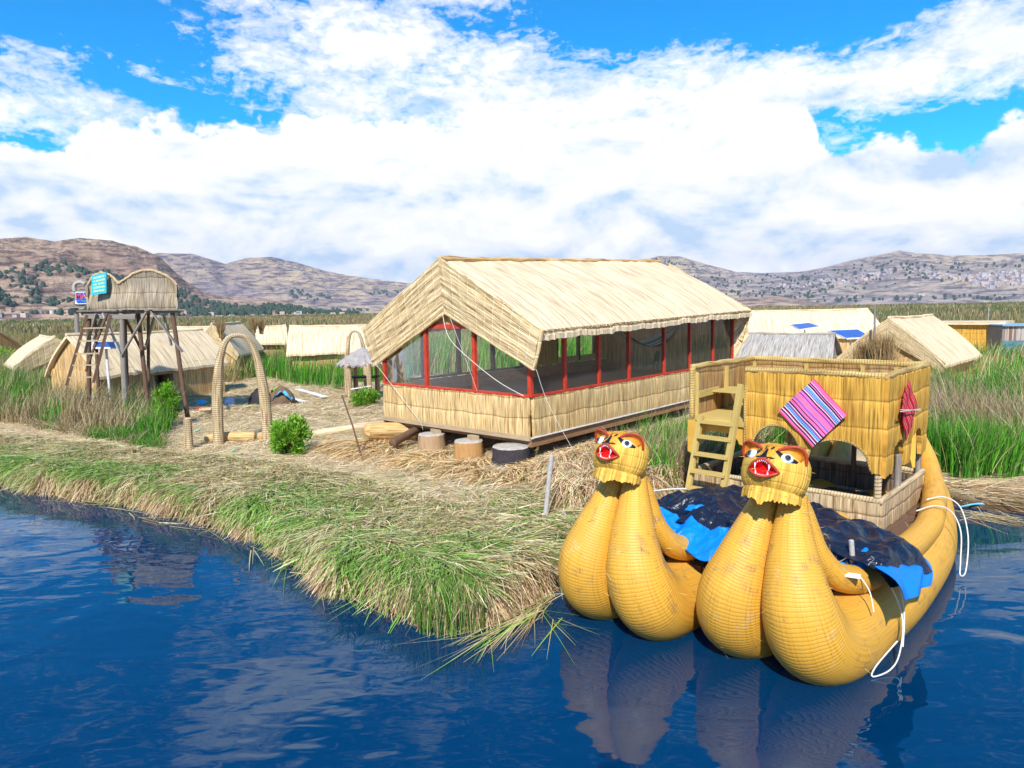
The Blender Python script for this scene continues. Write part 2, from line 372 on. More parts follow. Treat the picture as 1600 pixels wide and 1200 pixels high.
M['eyewhite'] = glossy('eye_white', (.75, .78, .80), .15, .6, 1, 0); M['iris'] = glossy('grey_iris', (.07, .11, .15), .2, .6, 1, 0); M['black'] = glossy('black_paint', (.01, .01, .012), .35, .4, 20, .002)
M['mouthred'] = glossy('red_gloss_paint', (.66, .006, .006), .55, .2, 8, .002); M['lip'] = plain('dark_red_lip', (.42, .05, .02), .5, .2, 12); M['tooth'] = glossy('tooth_white', (.80, .80, .85), .3, .5, 1, 0)
M['orange'] = plain('orange_paint', (.66, .24, .02), .55, .3, 14)
# ------------------------------------------------------------------ world: Nishita sky + clouds by direction
SUN_EL, SUN_AZ = math.radians(44), math.radians(191)      # azimuth from +Y towards +X: behind the camera, a little left
def build_world():
    w = bpy.data.worlds.new('World'); SC.world = w; w.use_nodes = True; nt = w.node_tree; bg = nt.nodes['Background']
    sky = nt.nodes.new('ShaderNodeTexSky'); sky.sky_type = 'NISHITA'; sky.sun_disc = False
    sky.sun_elevation = SUN_EL; sky.sun_rotation = SUN_AZ; sky.altitude = 3800; sky.dust_density = .3; sky.ozone_density = 2.5
    K = 0.09
    tc = nt.nodes.new('ShaderNodeTexCoord').outputs['Generated']
    s = nt.nodes.new('ShaderNodeSeparateXYZ'); nt.links.new(tc, s.inputs[0])
    az = mth(nt, 'MULTIPLY', mth(nt, 'ARCTAN2', s.outputs[0], s.outputs[1]), 57.2958)
    el = mth(nt, 'MULTIPLY', mth(nt, 'ARCSINE', s.outputs[2]), 57.2958)
    cb = nt.nodes.new('ShaderNodeCombineXYZ'); nt.links.new(az, cb.inputs[0]); nt.links.new(el, cb.inputs[1]); V = cb.outputs[0]
    # blue of the clear sky: the Nishita colour, made deeper and more azure
    hs = nt.nodes.new('ShaderNodeHueSaturation'); hs.inputs['Saturation'].default_value = 1.45; hs.inputs['Value'].default_value = 1.0; hs.inputs['Hue'].default_value = .488
    nt.links.new(sky.outputs[0], hs.inputs['Color'])
    blue = mixc(nt, 1.0, hs.outputs[0], (K * .42, K * 1.95, K * 2.1), 'MULTIPLY')
    # ---- cumulus bank with an uneven top
    def azel(px, py):
        r = ray(px, py); return math.degrees(math.atan2(r[0], r[1])), math.degrees(math.atan2(r[2], math.hypot(r[0], r[1])))
    tops = [(0, 212), (90, 222), (118, 220), (140, 185), (190, 172), (235, 190), (270, 182), (330, 196), (375, 184), (420, 196), (445, 172), (520, 165), (600, 170), (660, 186), (760, 176), (850, 190), (950, 182), (1020, 180), (1060, 204), (1100, 150), (1130, 118), (1200, 105), (1262, 130), (1275, 205), (1335, 226), (1400, 203), (1430, 210), (1475, 238), (1540, 212), (1560, 178), (1600, 165), (1700, 170)]
    fc = nt.nodes.new('ShaderNodeFloatCurve'); cu = fc.mapping.curves[0]
    pts = sorted([azel(*p) for p in tops])
    pts = [(-180, 12), (-60, 13)] + pts + [(70, 14), (180, 12)]
    while len(cu.points) < len(pts): cu.points.new(.5, .5)
    for p, (a, e) in zip(cu.points, pts): p.location = ((a + 180) / 360, e / 30); p.handle_type = 'AUTO'
    fc.mapping.update(); nt.links.new(mth(nt, 'DIVIDE', mth(nt, 'ADD', az, 180), 360), fc.inputs['Value'])
    E = mth(nt, 'MULTIPLY', fc.outputs[0], 30)
    nA = noise(nt, mapping(nt, V, (.34, .45, 1)), 1, 9, .58, .1, '2D')
    edge = mth(nt, 'ADD', mth(nt, 'SUBTRACT', E, el), mth(nt, 'MULTIPLY', mth(nt, 'SUBTRACT', nA, .5), 5.0))
    cum = nt.nodes.new('ShaderNodeMapRange'); cum.interpolation_type = 'SMOOTHSTEP'; nt.links.new(edge, cum.inputs[0]); cum.inputs[1].default_value = -.1; cum.inputs[2].default_value = .75
    cum = cum.outputs[0]
    # ---- streaky cirrus
    nB = noise(nt, mapping(nt, V, (.16, .42, 1), rot=(0, 0, math.radians(20))), 1, 11, .64, .35, '2D')
    nB2 = noise(nt, mapping(nt, V, (.9, 1.7, 1), rot=(0, 0, math.radians(-14))), 1, 8, .66, .3, '2D')
    bias = None
    for px, py, rx, ry, k in ((640, 90, 21, 9, .26), (80, 130, 14, 5, .22), (1400, 120, 26, 4.6, .25), (1050, 130, 12, 5, .18), (930, 30, 12, 4, -.20), (130, 30, 9, 5, -.26), (330, 150, 7, 3, -.20), (1250, 30, 16, 3.5, -.2), (1560, 20, 7, 3, .2), (1500, 200, 7, 2.6, -.22), (250, 40, 4, 3, .02), (820, 200, 10, 3, .15), (470, -690, 11, 2.6, .30), (760, -560, 5, 2, .22)):
        a, e = azel(px, py) if py > -300 else azel(px, 1200 + (-py - 600))
        if py <= -300: e = -azel(px, 400 - py)[1]
        dx = mth(nt, 'DIVIDE', mth(nt, 'SUBTRACT', az, a), rx); dy = mth(nt, 'DIVIDE', mth(nt, 'SUBTRACT', el, e), ry)
        g = mth(nt, 'EXPONENT', mth(nt, 'MULTIPLY', mth(nt, 'ADD', mth(nt, 'MULTIPLY', dx, dx), mth(nt, 'MULTIPLY', dy, dy)), -1.6))
        g = mth(nt, 'MULTIPLY', g, k); bias = g if bias is None else mth(nt, 'ADD', bias, g)
    ci = mth(nt, 'ADD', mth(nt, 'ADD', mth(nt, 'MULTIPLY', nB, .65), mth(nt, 'MULTIPLY', nB2, .35)), bias)
    cir = ramp(nt, ci, [(.54, (0, 0, 0)), (.64, (.5, .5, .5)), (.80, (1, 1, 1))]).outputs[0]
    cm = mth(nt, 'MAXIMUM', cum, cir, clamp=True)
    # ---- white of the clouds with soft blue-grey hollows
    nC = noise(nt, mapping(nt, V, (.10, .20, 1), loc=(3.3, 1.7, 0)), 1, 7, .56, .2, '2D')
    nD = noise(nt, mapping(nt, V, (.10, .20, 1), loc=(3.3, 1.42, 0)), 1, 7, .56, .2, '2D')
    relief = mth(nt, 'ADD', mth(nt, 'MULTIPLY', mth(nt, 'SUBTRACT', nC, nD), 3.6), .56)
    low = nt.nodes.new('ShaderNodeMapRange'); nt.links.new(el, low.inputs[0]); low.inputs[1].default_value = 2.0; low.inputs[2].default_value = 14; low.inputs[3].default_value = -.06; low.inputs[4].default_value = .30
    lf = mth(nt, 'ADD', relief, low.outputs[0])
    # the wide grey-blue band of cloud base over the left hills
    a, e = azel(430, 352); dx = mth(nt, 'DIVIDE', mth(nt, 'SUBTRACT', az, a), 15); dy = mth(nt, 'DIVIDE', mth(nt, 'SUBTRACT', el, mth(nt, 'ADD', e, mth(nt, 'MULTIPLY', nC, 1.2))), 2.0)
    g = mth(nt, 'EXPONENT', mth(nt, 'MULTIPLY', mth(nt, 'ADD', mth(nt, 'MULTIPLY', dx, dx), mth(nt, 'MULTIPLY', dy, dy)), -1.0))
    lf = mth(nt, 'SUBTRACT', lf, mth(nt, 'MULTIPLY', g, .38))
    white = ramp(nt, lf, [(.0, (.38, .50, .64)), (.20, (.50, .58, .66)), (.38, (.59, .64, .67)), (.54, (.66, .68, .68)), (.8, (.72, .72, .72)), (1.0, (.78, .78, .77))]).outputs[0]
    col = mixc(nt, cm, blue, white)
    nt.links.new(col, bg.inputs[0]); bg.inputs[1].default_value = 1.0
    SC.world.cycles.sampling_method = 'MANUAL'; SC.world.cycles.sample_map_resolution = 1024
build_world()
sl = bpy.data.lights.new('sun', 'SUN'); sl.energy = 4.2; sl.angle = math.radians(1.2); sl.color = (1, .96, .88)
so = bpy.data.objects.new('sun', sl); COL.objects.link(so); so.location = (0, 0, 50)
sd = Vector((math.sin(SUN_AZ) * math.cos(SUN_EL), math.cos(SUN_AZ) * math.cos(SUN_EL), math.sin(SUN_EL)))
so.rotation_euler = sd.to_track_quat('Z', 'Y').to_euler()
SC.view_settings.view_transform = 'Standard'; SC.view_settings.look = 'None'; SC.view_settings.exposure = 0.0; SC.view_settings.gamma = 1
SC.cycles.max_bounces = 6; SC.cycles.transparent_max_bounces = 12; SC.cycles.use_denoising = True; SC.cycles.caustics_reflective = False; SC.cycles.caustics_refractive = False
# ------------------------------------------------------------------ water
def water():
    m, nt, bs = newmat('lake_water')
    bs.inputs['Base Color'].default_value = (.0, .026, .082, 1); bs.inputs['Roughness'].default_value = .02; bs.inputs['IOR'].default_value = 1.6; bs.inputs['Specular Tint'].default_value = (.62, .90, .92, 1)
    g = nt.nodes.new('ShaderNodeNewGeometry').outputs['Position']
    a = noise(nt, mapping(nt, g, (.75, 1.25, 1), rot=(0, 0, .35)), 1.0, 1.2, .4, .6)
    b = noise(nt, mapping(nt, g, (1, 2.2, 1), rot=(0, 0, -.15)), 2.6, 1.5, .4, .3)
    big = noise(nt, g, .18, 2, .5)
    h = mth(nt, 'ADD', mth(nt, 'MULTIPLY', a, 1.0), mth(nt, 'MULTIPLY', b, mth(nt, 'MULTIPLY', big, .28)))
    bp = bump(nt, h, .34, .075, bs)
    # darker, browner water in the still shallows is left to real reflections
    mb = MB(); s = 7000
    xs = [-s, -3000, -300, -60, 60, 300, 3000, s]; ys = [-s, -300, -20, 60, 300, 3000, s]
    mb.grid([[(x, y, 0) for x in xs] for y in ys], smooth=False, flip=True)
    o = mb.build('water', m); tag(o, kind='structure')
water()
# ------------------------------------------------------------------ shoreline
W0 = [(0, 760), (60, 772), (150, 780), (225, 792), (300, 812), (350, 828), (400, 842), (450, 868), (525, 925), (600, 951), (640, 966), (690, 976), (750, 974), (787, 950), (862, 918)]
shore = [(-60, 42), (-30, 28), (-19, 20.4)] + [tuple(at(x, y, 0)[:2]) for x, y in W0] + [(.62, 11.6), (1.5, 12.1), (3.2, 13.3), (5.0, 15.1), (6.9, 17.1), (8.3, 17.6), (9.5, 16.2), (9.7, 14.6), (10.7, 13.95), (14, 12.8), (22, 11.0), (45, 12), (90, 30), (130, 90), (60, 112), (0, 97), (-30, 97), (-60, 110), (-110, 150), (-120, 80)]
SH = np.array(shore, float)
def sdist(x, y):
    """signed distance to the shoreline, > 0 on land"""
    x = np.asarray(x, float).ravel(); y = np.asarray(y, float).ravel()
    A = SH; B = np.roll(SH, -1, 0); D = np.full(len(x), 1e9); ins = np.zeros(len(x), bool)
    for (ax, ay), (bx, by) in zip(A, B):
        ex, ey = bx - ax, by - ay; t = np.clip(((x - ax) * ex + (y - ay) * ey) / (ex * ex + ey * ey), 0, 1)
        D = np.minimum(D, np.hypot(x - ax - t * ex, y - ay - t * ey))
        c = ((ay > y) != (by > y)) & (x < (bx - ax) * (y - ay) / (by - ay + 1e-12) + ax); ins ^= c
    return np.where(ins, D, -D)
PAV = np.array([.475, 17.455]); PYAW = .717
PU = np.array([math.sin(PYAW), math.cos(PYAW)]); PL = np.array([-math.cos(PYAW), math.sin(PYAW)])
def gheight(x, y):
    sh = np.shape(x); x = np.asarray(x, float).ravel(); y = np.asarray(y, float).ravel()
    wob = (fbm(x * 1.3, y * 1.3, 3) - .5) * .8
    d = sdist(x, y) + wob * .7
    lowr = sstep(9.2, 10.4, x) * (1 - sstep(22, 30, y))          # the low straw landing on the right
    top = .50 - .24 * lowr
    h = -.25 + (top + .25) * sstep(-.06, .26, d)
    q = np.stack([x, y], 1) - PAV; a = q @ PU; b = q @ PL
    e = np.minimum(np.minimum(a - .5, 12.8 - a), np.minimum(b + .4, 6.8 - b))
    h = h + .22 * sstep(-.3, .9, e) * (d > 0)
    h = h + (fbm(x * .7 + 9, y * .7, 4) - .5) * .22 * sstep(.1, 1.2, d)
    h = h + .06 * sstep(.2, .6, d) * (1 - sstep(.6, 1.6, d))
    return h.reshape(sh)
def gh(x, y): return float(gheight(np.array([x]), np.array([y]))[0])
def island():
    xs = np.concatenate([np.arange(-125, -32, 4), np.arange(-32, -16, .6), np.arange(-16, 16, .16), np.arange(16, 40, 1.2), np.arange(40, 135, 5)])
    ys = np.concatenate([np.arange(5, 9, .3), np.arange(9, 24, .16), np.arange(24, 45, .6), np.arange(45, 155, 4)])
    X, Y = np.meshgrid(xs, ys); Z = gheight(X, Y)
    P = np.stack([X, Y, Z], 2).reshape(-1, 3); nx = len(xs); ny = len(ys)
    i = np.arange(ny - 1)[:, None] * nx + np.arange(nx - 1)[None]; F = np.stack([i, i + 1, i + nx + 1, i + nx], 2).reshape(-1, 4)
    keep = (Z.ravel()[F].max(1) > -.22); F = F[keep]
    me = bpy.data.meshes.new('ground'); me.from_pydata(P.tolist(), [], F.tolist()); me.polygons.foreach_set('use_smooth', [True] * len(F)); me.update()
    m, nt, bs = newmat('matted_straw_ground')
    g = nt.nodes.new('ShaderNodeNewGeometry').outputs['Position']
    n1 = noise(nt, mapping(nt, g, (1, 1, 1)), 26, 5, .7, 1.4); n2 = noise(nt, g, .5, 4, .6)
    c = ramp(nt, n1, [(.3, (.30, .21, .11)), (.48, (.58, .44, .25)), (.68, (.78, .64, .40))]).outputs[0]
    c = mixc(nt, ramp(nt, n2, [(.5, (0, 0, 0)), (.7, (.5, .5, .5))]).outputs[0], c, (.42, .38, .16))
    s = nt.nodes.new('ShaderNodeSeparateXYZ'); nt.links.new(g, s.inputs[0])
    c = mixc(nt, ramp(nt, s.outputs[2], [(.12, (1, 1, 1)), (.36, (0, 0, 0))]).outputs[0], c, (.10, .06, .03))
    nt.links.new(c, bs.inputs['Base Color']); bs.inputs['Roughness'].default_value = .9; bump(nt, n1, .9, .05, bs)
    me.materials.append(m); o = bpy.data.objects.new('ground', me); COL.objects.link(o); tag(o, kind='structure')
island()
# ------------------------------------------------------------------ hills
def ridge_mesh(name, prof, dist, depth, foot=0.0, rough=.16, seed=0, mat=None, azpad=3, nR=70, nA=420, topn=.02, foot_h=0):
    pa = []
    for px, py in prof:
        r = ray(px, py); pa.append((math.atan2(r[0], r[1]), r[2] / math.hypot(r[0], r[1])))
    pa.sort(); A = np.array([p[0] for p in pa]); T = np.array([p[1] for p in pa])
    az = np.linspace(A[0], A[-1], nA); crest = np.maximum(np.interp(az, A, T) * dist + CAMH, 0)
    s = np.linspace(0, 1.5, nR)
    S, AZ = np.meshgrid(s, az, indexing='ij'); R = dist - depth + S * depth
    C = np.broadcast_to(crest, S.shape)
    base = np.where(S < 1, np.sin(np.clip(S, 0, 1) * math.pi / 2) ** 1.15, np.cos((S - 1) * math.pi / 1.1) ** 1)
    X = R * np.sin(AZ); Y = R * np.cos(AZ); k = 1 / (dist * .085)
    rn = 1 - 2 * np.abs(fbm(X * k + seed, Y * k + seed * 2, 6) - .5) * 1.6
    fine = fbm(X * k * 6 + seed, Y * k * 6, 5) - .5
    env = np.clip(S * (1.0 - np.clip(S, 0, 1)) * 4, 0, 1)
    H = C * base * (1 + (rn - .62) * rough * 3 * env) + C * fine * (.22 * env + topn)
    H = np.minimum(H, (C - CAMH) * R / dist + CAMH + C * fine * .03)
    H = np.where(S <= 0, -3, np.maximum(H, -3))
    P = np.stack([X, Y, H], 2).reshape(-1, 3)
    i = np.arange(nR - 1)[:, None] * nA + np.arange(nA - 1)[None]; F = np.stack([i, i + nA, i + nA + 1, i + 1], 2).reshape(-1, 4)[:, ::-1]
    me = bpy.data.meshes.new(name); me.from_pydata(P.tolist(), [], F.tolist()); me.polygons.foreach_set('use_smooth', [True] * len(F)); me.update()
    me.materials.append(mat); o = bpy.data.objects.new(name, me); COL.objects.link(o); tag(o, kind='structure')
    return (lambda a, ss: (np.interp(a, az, crest)), X, Y, H)
def hill_mat(name, a, b, c_, rock, sc, dark=.5):
    m, nt, bs = newmat(name); g = nt.nodes.new('ShaderNodeNewGeometry').outputs['Position']
    n1 = noise(nt, mapping(nt, g, (1, 1, 3)), sc, 8, .68, .4); n2 = noise(nt, mapping(nt, g, (1, 1, 6)), sc * 5, 7, .7); n3 = noise(nt, g, sc * .45, 4, .6)
    c = ramp(nt, n1, [(.32, a), (.5, b), (.66, c_)]).outputs[0]
    c = mixc(nt, ramp(nt, n3, [(.45, (0, 0, 0)), (.65, (.7, .7, .7))]).outputs[0], c, rock)
    c = mixc(nt, ramp(nt, n2, [(.42, (1, 1, 1)), (.55, (0, 0, 0))]).outputs[0], c, tuple(x * dark for x in rock))
    nt.links.new(c, bs.inputs['Base Color']); bs.inputs['Roughness'].default_value = .95; bs.inputs['Specular IOR Level'].default_value = .1
    bump(nt, mth(nt, 'ADD', n1, mth(nt, 'MULTIPLY', n2, .5)), 1.0, 1.6 / sc * .12, bs); return m
HM = hill_mat('brown_hill', (.50, .31, .20), (.72, .49, .31), (.82, .62, .40), (.38, .25, .20), .004)
HM2 = hill_mat('pale_hill', (.50, .38, .29), (.68, .49, .29), (.76, .58, .36), (.32, .25, .28), .0025)
HM3 = hill_mat('town_hill', (.54, .43, .33), (.68, .52, .34), (.76, .60, .40), (.40, .33, .35), .0025)
farL = [(-420, 420), (-300, 400), (-120, 385), (0, 374), (40, 371), (85, 378), (125, 373), (175, 377), (215, 387), (250, 402), (285, 436), (320, 458), (360, 464), (440, 470), (490, 480), (520, 489), (560, 492)]
hA = ridge_mesh('hills', farL, 2600, 1500, seed=3.1, mat=HM, rough=.24, nR=110, nA=520)
farM = [(60, 470), (200, 402), (250, 396), (300, 397), (352, 413), (385, 404), (425, 402), (465, 411), (510, 424), (545, 431), (580, 436), (640, 443), (700, 452), (800, 462), (900, 470), (980, 478)]
hB = ridge_mesh('hills', farM, 5600, 2600, seed=8.7, mat=HM2, rough=.24)
farR = [(820, 440), (900, 432), (985, 414), (1030, 400), (1062, 401), (1110, 415), (1150, 425), (1190, 427), (1250, 425), (1290, 418), (1340, 405), (1385, 397), (1405, 392), (1430, 396), (1490, 400), (1560, 398), (1600, 396), (1750, 405), (1950, 430)]
hC = ridge_mesh('hills', farR, 5200, 2900, seed=5.2, mat=HM3, rough=.12)
spit = [(1120, 470), (1160, 465), (1215, 462), (1255, 468), (1290, 474)]
hD = ridge_mesh('hills', spit, 2600, 500, seed=1.2, mat=HM, rough=.1, nR=20, nA=80)
def hill_scatter(hill, azr, n, smin, smax, name, mat, label, cat, lo, hi, box=False, clump=.52, k=.004, seed=0, hmax=None):
    _, X, Y, H = hill; nR, nA = H.shape; pts = []
    ii = RNG.integers(1, nR - 1, n * 6); jj = RNG.integers(1, nA - 1, n * 6); fi = RNG.random(n * 6); fj = RNG.random(n * 6)
    def bl(G): return (G[ii, jj] * (1 - fi) + G[ii + 1, jj] * fi) * (1 - fj) + (G[ii, jj - 0 + 0] * 0 + (G[ii, np.minimum(jj + 1, nA - 1)] * (1 - fi) + G[ii + 1, np.minimum(jj + 1, nA - 1)] * fi)) * fj
    x, y, z = bl(X), bl(Y), bl(H); a = np.degrees(np.arctan2(x, y)); s = ii / nR * 1.5
    ok = (a > azr[0]) & (a < azr[1]) & (s > lo) & (s < hi) & (fbm(x * k + seed, y * k, 3) > clump)
    idx = np.nonzero(ok)[0][:n]; mb = MB()
    for t in idx:
        w = random.uniform(smin, smax)
        if box: mb.box((x[t], y[t], z[t] + w * .25), (w, w * random.uniform(.6, 1), w * random.uniform(.5, .9)), random.random() * 3)
        else:
            c = np.array([x[t], y[t], z[t]]); hgt = w * random.uniform(.9, 1.6); b = len(mb.v); r = w * .6
            ring = [c + np.array([math.cos(q) * r * random.uniform(.7, 1.2), math.sin(q) * r * random.uniform(.7, 1.2), hgt * random.uniform(.25, .45)]) for q in np.arange(6) * math.pi / 3]
            low = [c + (p - c) * np.array([.7, .7, -.1]) for p in ring]; up = [c + (p - c) * np.array([.6, .6, 0]) + np.array([0, 0, hgt * random.uniform(.7, .85)]) for p in ring]
            mb.grid([low, ring, up], wrap=True, UV=[[(0, 0)] * 7] * 3, flip=True); mb.face(up)
    if not mb.f: return
    o = mb.build(name, mat); tag(o, label, cat, kind='stuff')
M['fartree'] = plain('far_eucalyptus', (.035, .065, .035), .9, .5, .05, bumpd=0)
def house_mat():
    m, nt, bs = newmat('far_house_walls'); g = nt.nodes.new('ShaderNodeNewGeometry').outputs['Position']
    w = nt.nodes.new('ShaderNodeTexWhiteNoise'); nt.links.new(mapping(nt, g, (.02, .02, .02)), w.inputs[0])
    n = noise(nt, g, .03, 2, .5)
    nt.links.new(ramp(nt, n, [(.3, (.34, .22, .17)), (.45, (.55, .44, .36)), (.55, (.30, .28, .32)), (.7, (.60, .56, .54))]).outputs[0], bs.inputs['Base Color']); return m
M['farhouse'] = house_mat()
hill_scatter(hA, (-40, -10), 1900, 4, 8, 'hillside_trees', M['fartree'], 'dark green clumps of trees along the foot of the brown left hill', 'trees', .02, .27, seed=2, k=.006, clump=.50)
hill_scatter(hA, (-32, -10), 1900, 4, 8, 'hillside_trees', M['fartree'], 'dark trees in a thick belt low on the brown hill behind the tower', 'trees', .02, .22, seed=9, k=.009, clump=.42)
hill_scatter(hB, (-25, 8), 900, 8, 16, 'hillside_trees', M['fartree'], 'scattered dark trees low on the pale middle hills', 'trees', .02, .35, seed=4, k=.003, clump=.52)
hill_scatter(hC, (8, 40), 1000, 5, 11, 'hillside_trees', M['fartree'], 'small dark trees scattered among the far town on the right hills', 'trees', .02, .42, seed=6, k=.004, clump=.50)
hill_scatter(hC, (5, 40), 4200, 6, 15, 'distant_town', M['farhouse'], 'pale far town of tiny houses along the foot of the right hills', 'town', .02, .24, box=True, seed=1, k=.003, clump=.44)
hill_scatter(hA, (-40, -10), 260, 4, 9, 'distant_village', M['farhouse'], 'tiny pale houses of a village at the foot of the brown hill', 'village', .01, .08, box=True, seed=3, k=.004, clump=.4)
# ------------------------------------------------------------------ far reed beds
def reedbed(name, r0, r1, a0, a1, z, label, seed):
    nr, na = 70, 220
    R = np.geomspace(r0, r1, nr); A = np.radians(np.linspace(a0, a1, na)); RR, AA = np.meshgrid(R, A, indexing='ij')
    RR = RR * (1 + .05 * (fbm(AA * 12 + seed, AA * 0, 3) - .5) * (RR < r0 * 1.5))
    X = RR * np.sin(AA); Y = RR * np.cos(AA); Z = z + (fbm(X * .06 + seed, Y * .06, 4) - .5) * .9
    Z[0] = -.1; Z[-1] = -.1
    P = np.stack([X, Y, Z], 2).reshape(-1, 3); i = np.arange(nr - 1)[:, None] * na + np.arange(na - 1)[None]
    F = np.stack([i, i + 1, i + na + 1, i + na], 2).reshape(-1, 4)
    me = bpy.data.meshes.new(name); me.from_pydata(P.tolist(), [], F.tolist()); me.polygons.foreach_set('use_smooth', [True] * len(F)); me.update()
    me.materials.append(M['reedtop']); o = bpy.data.objects.new(name, me); COL.objects.link(o); tag(o, label, 'reeds', kind='stuff')
def reedtop():
    m, nt, bs = newmat('reed_bed_top'); g = nt.nodes.new('ShaderNodeNewGeometry').outputs['Position']
    n1 = noise(nt, mapping(nt, g, (1, .35, 1)), .03, 6, .6); n2 = noise(nt, g, 2.2, 5, .7); n0 = noise(nt, mapping(nt, g, (.6, 1, 1)), .006, 3, .5)
    c = ramp(nt, n1, [(.36, (.10, .13, .035)), (.5, (.26, .20, .085)), (.66, (.36, .27, .13))]).outputs[0]
    c = mixc(nt, ramp(nt, n0, [(.45, (0, 0, 0)), (.6, (.6, .6, .6))]).outputs[0], c, (.12, .145, .045))
    c = mixc(nt, ramp(nt, n2, [(.35, (.6, .6, .6)), (.55, (0, 0, 0))]).outputs[0], c, (.07, .06, .03))
    nt.links.new(c, bs.inputs['Base Color']); bs.inputs['Roughness'].default_value = .95; bump(nt, n2, 1, .5, bs); return m
M['reedtop'] = reedtop()
reedbed('reed_bed', 205, 1500, -48, -12, 1.3, 'broad brown and green reed bed beyond the left water channel', 1)
reedbed('reed_bed', 122, 1500, -12.2, 48, 1.3, 'broad brown reed bed reaching back to the right hills', 5)
def patch_blades(name, N, xy, h, w, lean, pal, wts, label, cat='reeds', base_z=None, flat=False, mat='blade', jit=.2, wind=(0, 0), seg=3, hv=.3, zmin=None, tag_=True):
    x, y = xy; N = len(x)
    z = gheight(x, y) if base_z is None else np.full(N, base_z)
    L = np.broadcast_to(h, (N,)) * (1 + RNG.normal(0, hv, N).clip(-.6, .6))
    d = np.stack([RNG.normal(wind[0] * .4, lean, N), RNG.normal(wind[1] * .4, lean, N), np.ones(N)], 1)
    bend = np.stack([RNG.normal(wind[0], lean, N), RNG.normal(wind[1], lean, N), -np.abs(RNG.normal(0, lean * .8, N))], 1) * L[:, None] * .55
    c = mixcol(pal, N, wts, jit)
    o = blades(name, np.stack([x, y, z - .04], 1), d, L, w, bend, c, M[mat], seg, zmin=zmin)
    if tag_: tag(o, label, cat, kind='stuff')
    return o
def inpoly_px(poly, n, z=.5):
    """n random ground points inside the world polygon given by ground points"""
    P = np.array([at(px, py, z)[:2] for px, py in poly]); return inpoly(P, n)
def inpoly(P, n):
    P = np.array(P, float); lo = P.min(0); hi = P.max(0); out = np.zeros((0, 2))
    while len(out) < n:
        q = lo + RNG.random((n * 2, 2)) * (hi - lo); ins = np.zeros(len(q), bool)
        for (ax, ay), (bx, by) in zip(P, np.roll(P, -1, 0)):
            ins ^= ((ay > q[:, 1]) != (by > q[:, 1])) & (q[:, 0] < (bx - ax) * (q[:, 1] - ay) / (by - ay + 1e-12) + ax)
        out = np.concatenate([out, q[ins]])
    out = out[:n]; return out[:, 0], out[:, 1]
RD = [(.40, .31, .14), (.30, .25, .10), (.14, .22, .05), (.48, .39, .21)]
RG = [(.05, .21, .015), (.09, .32, .02), (.15, .42, .03), (.035, .12, .012)]
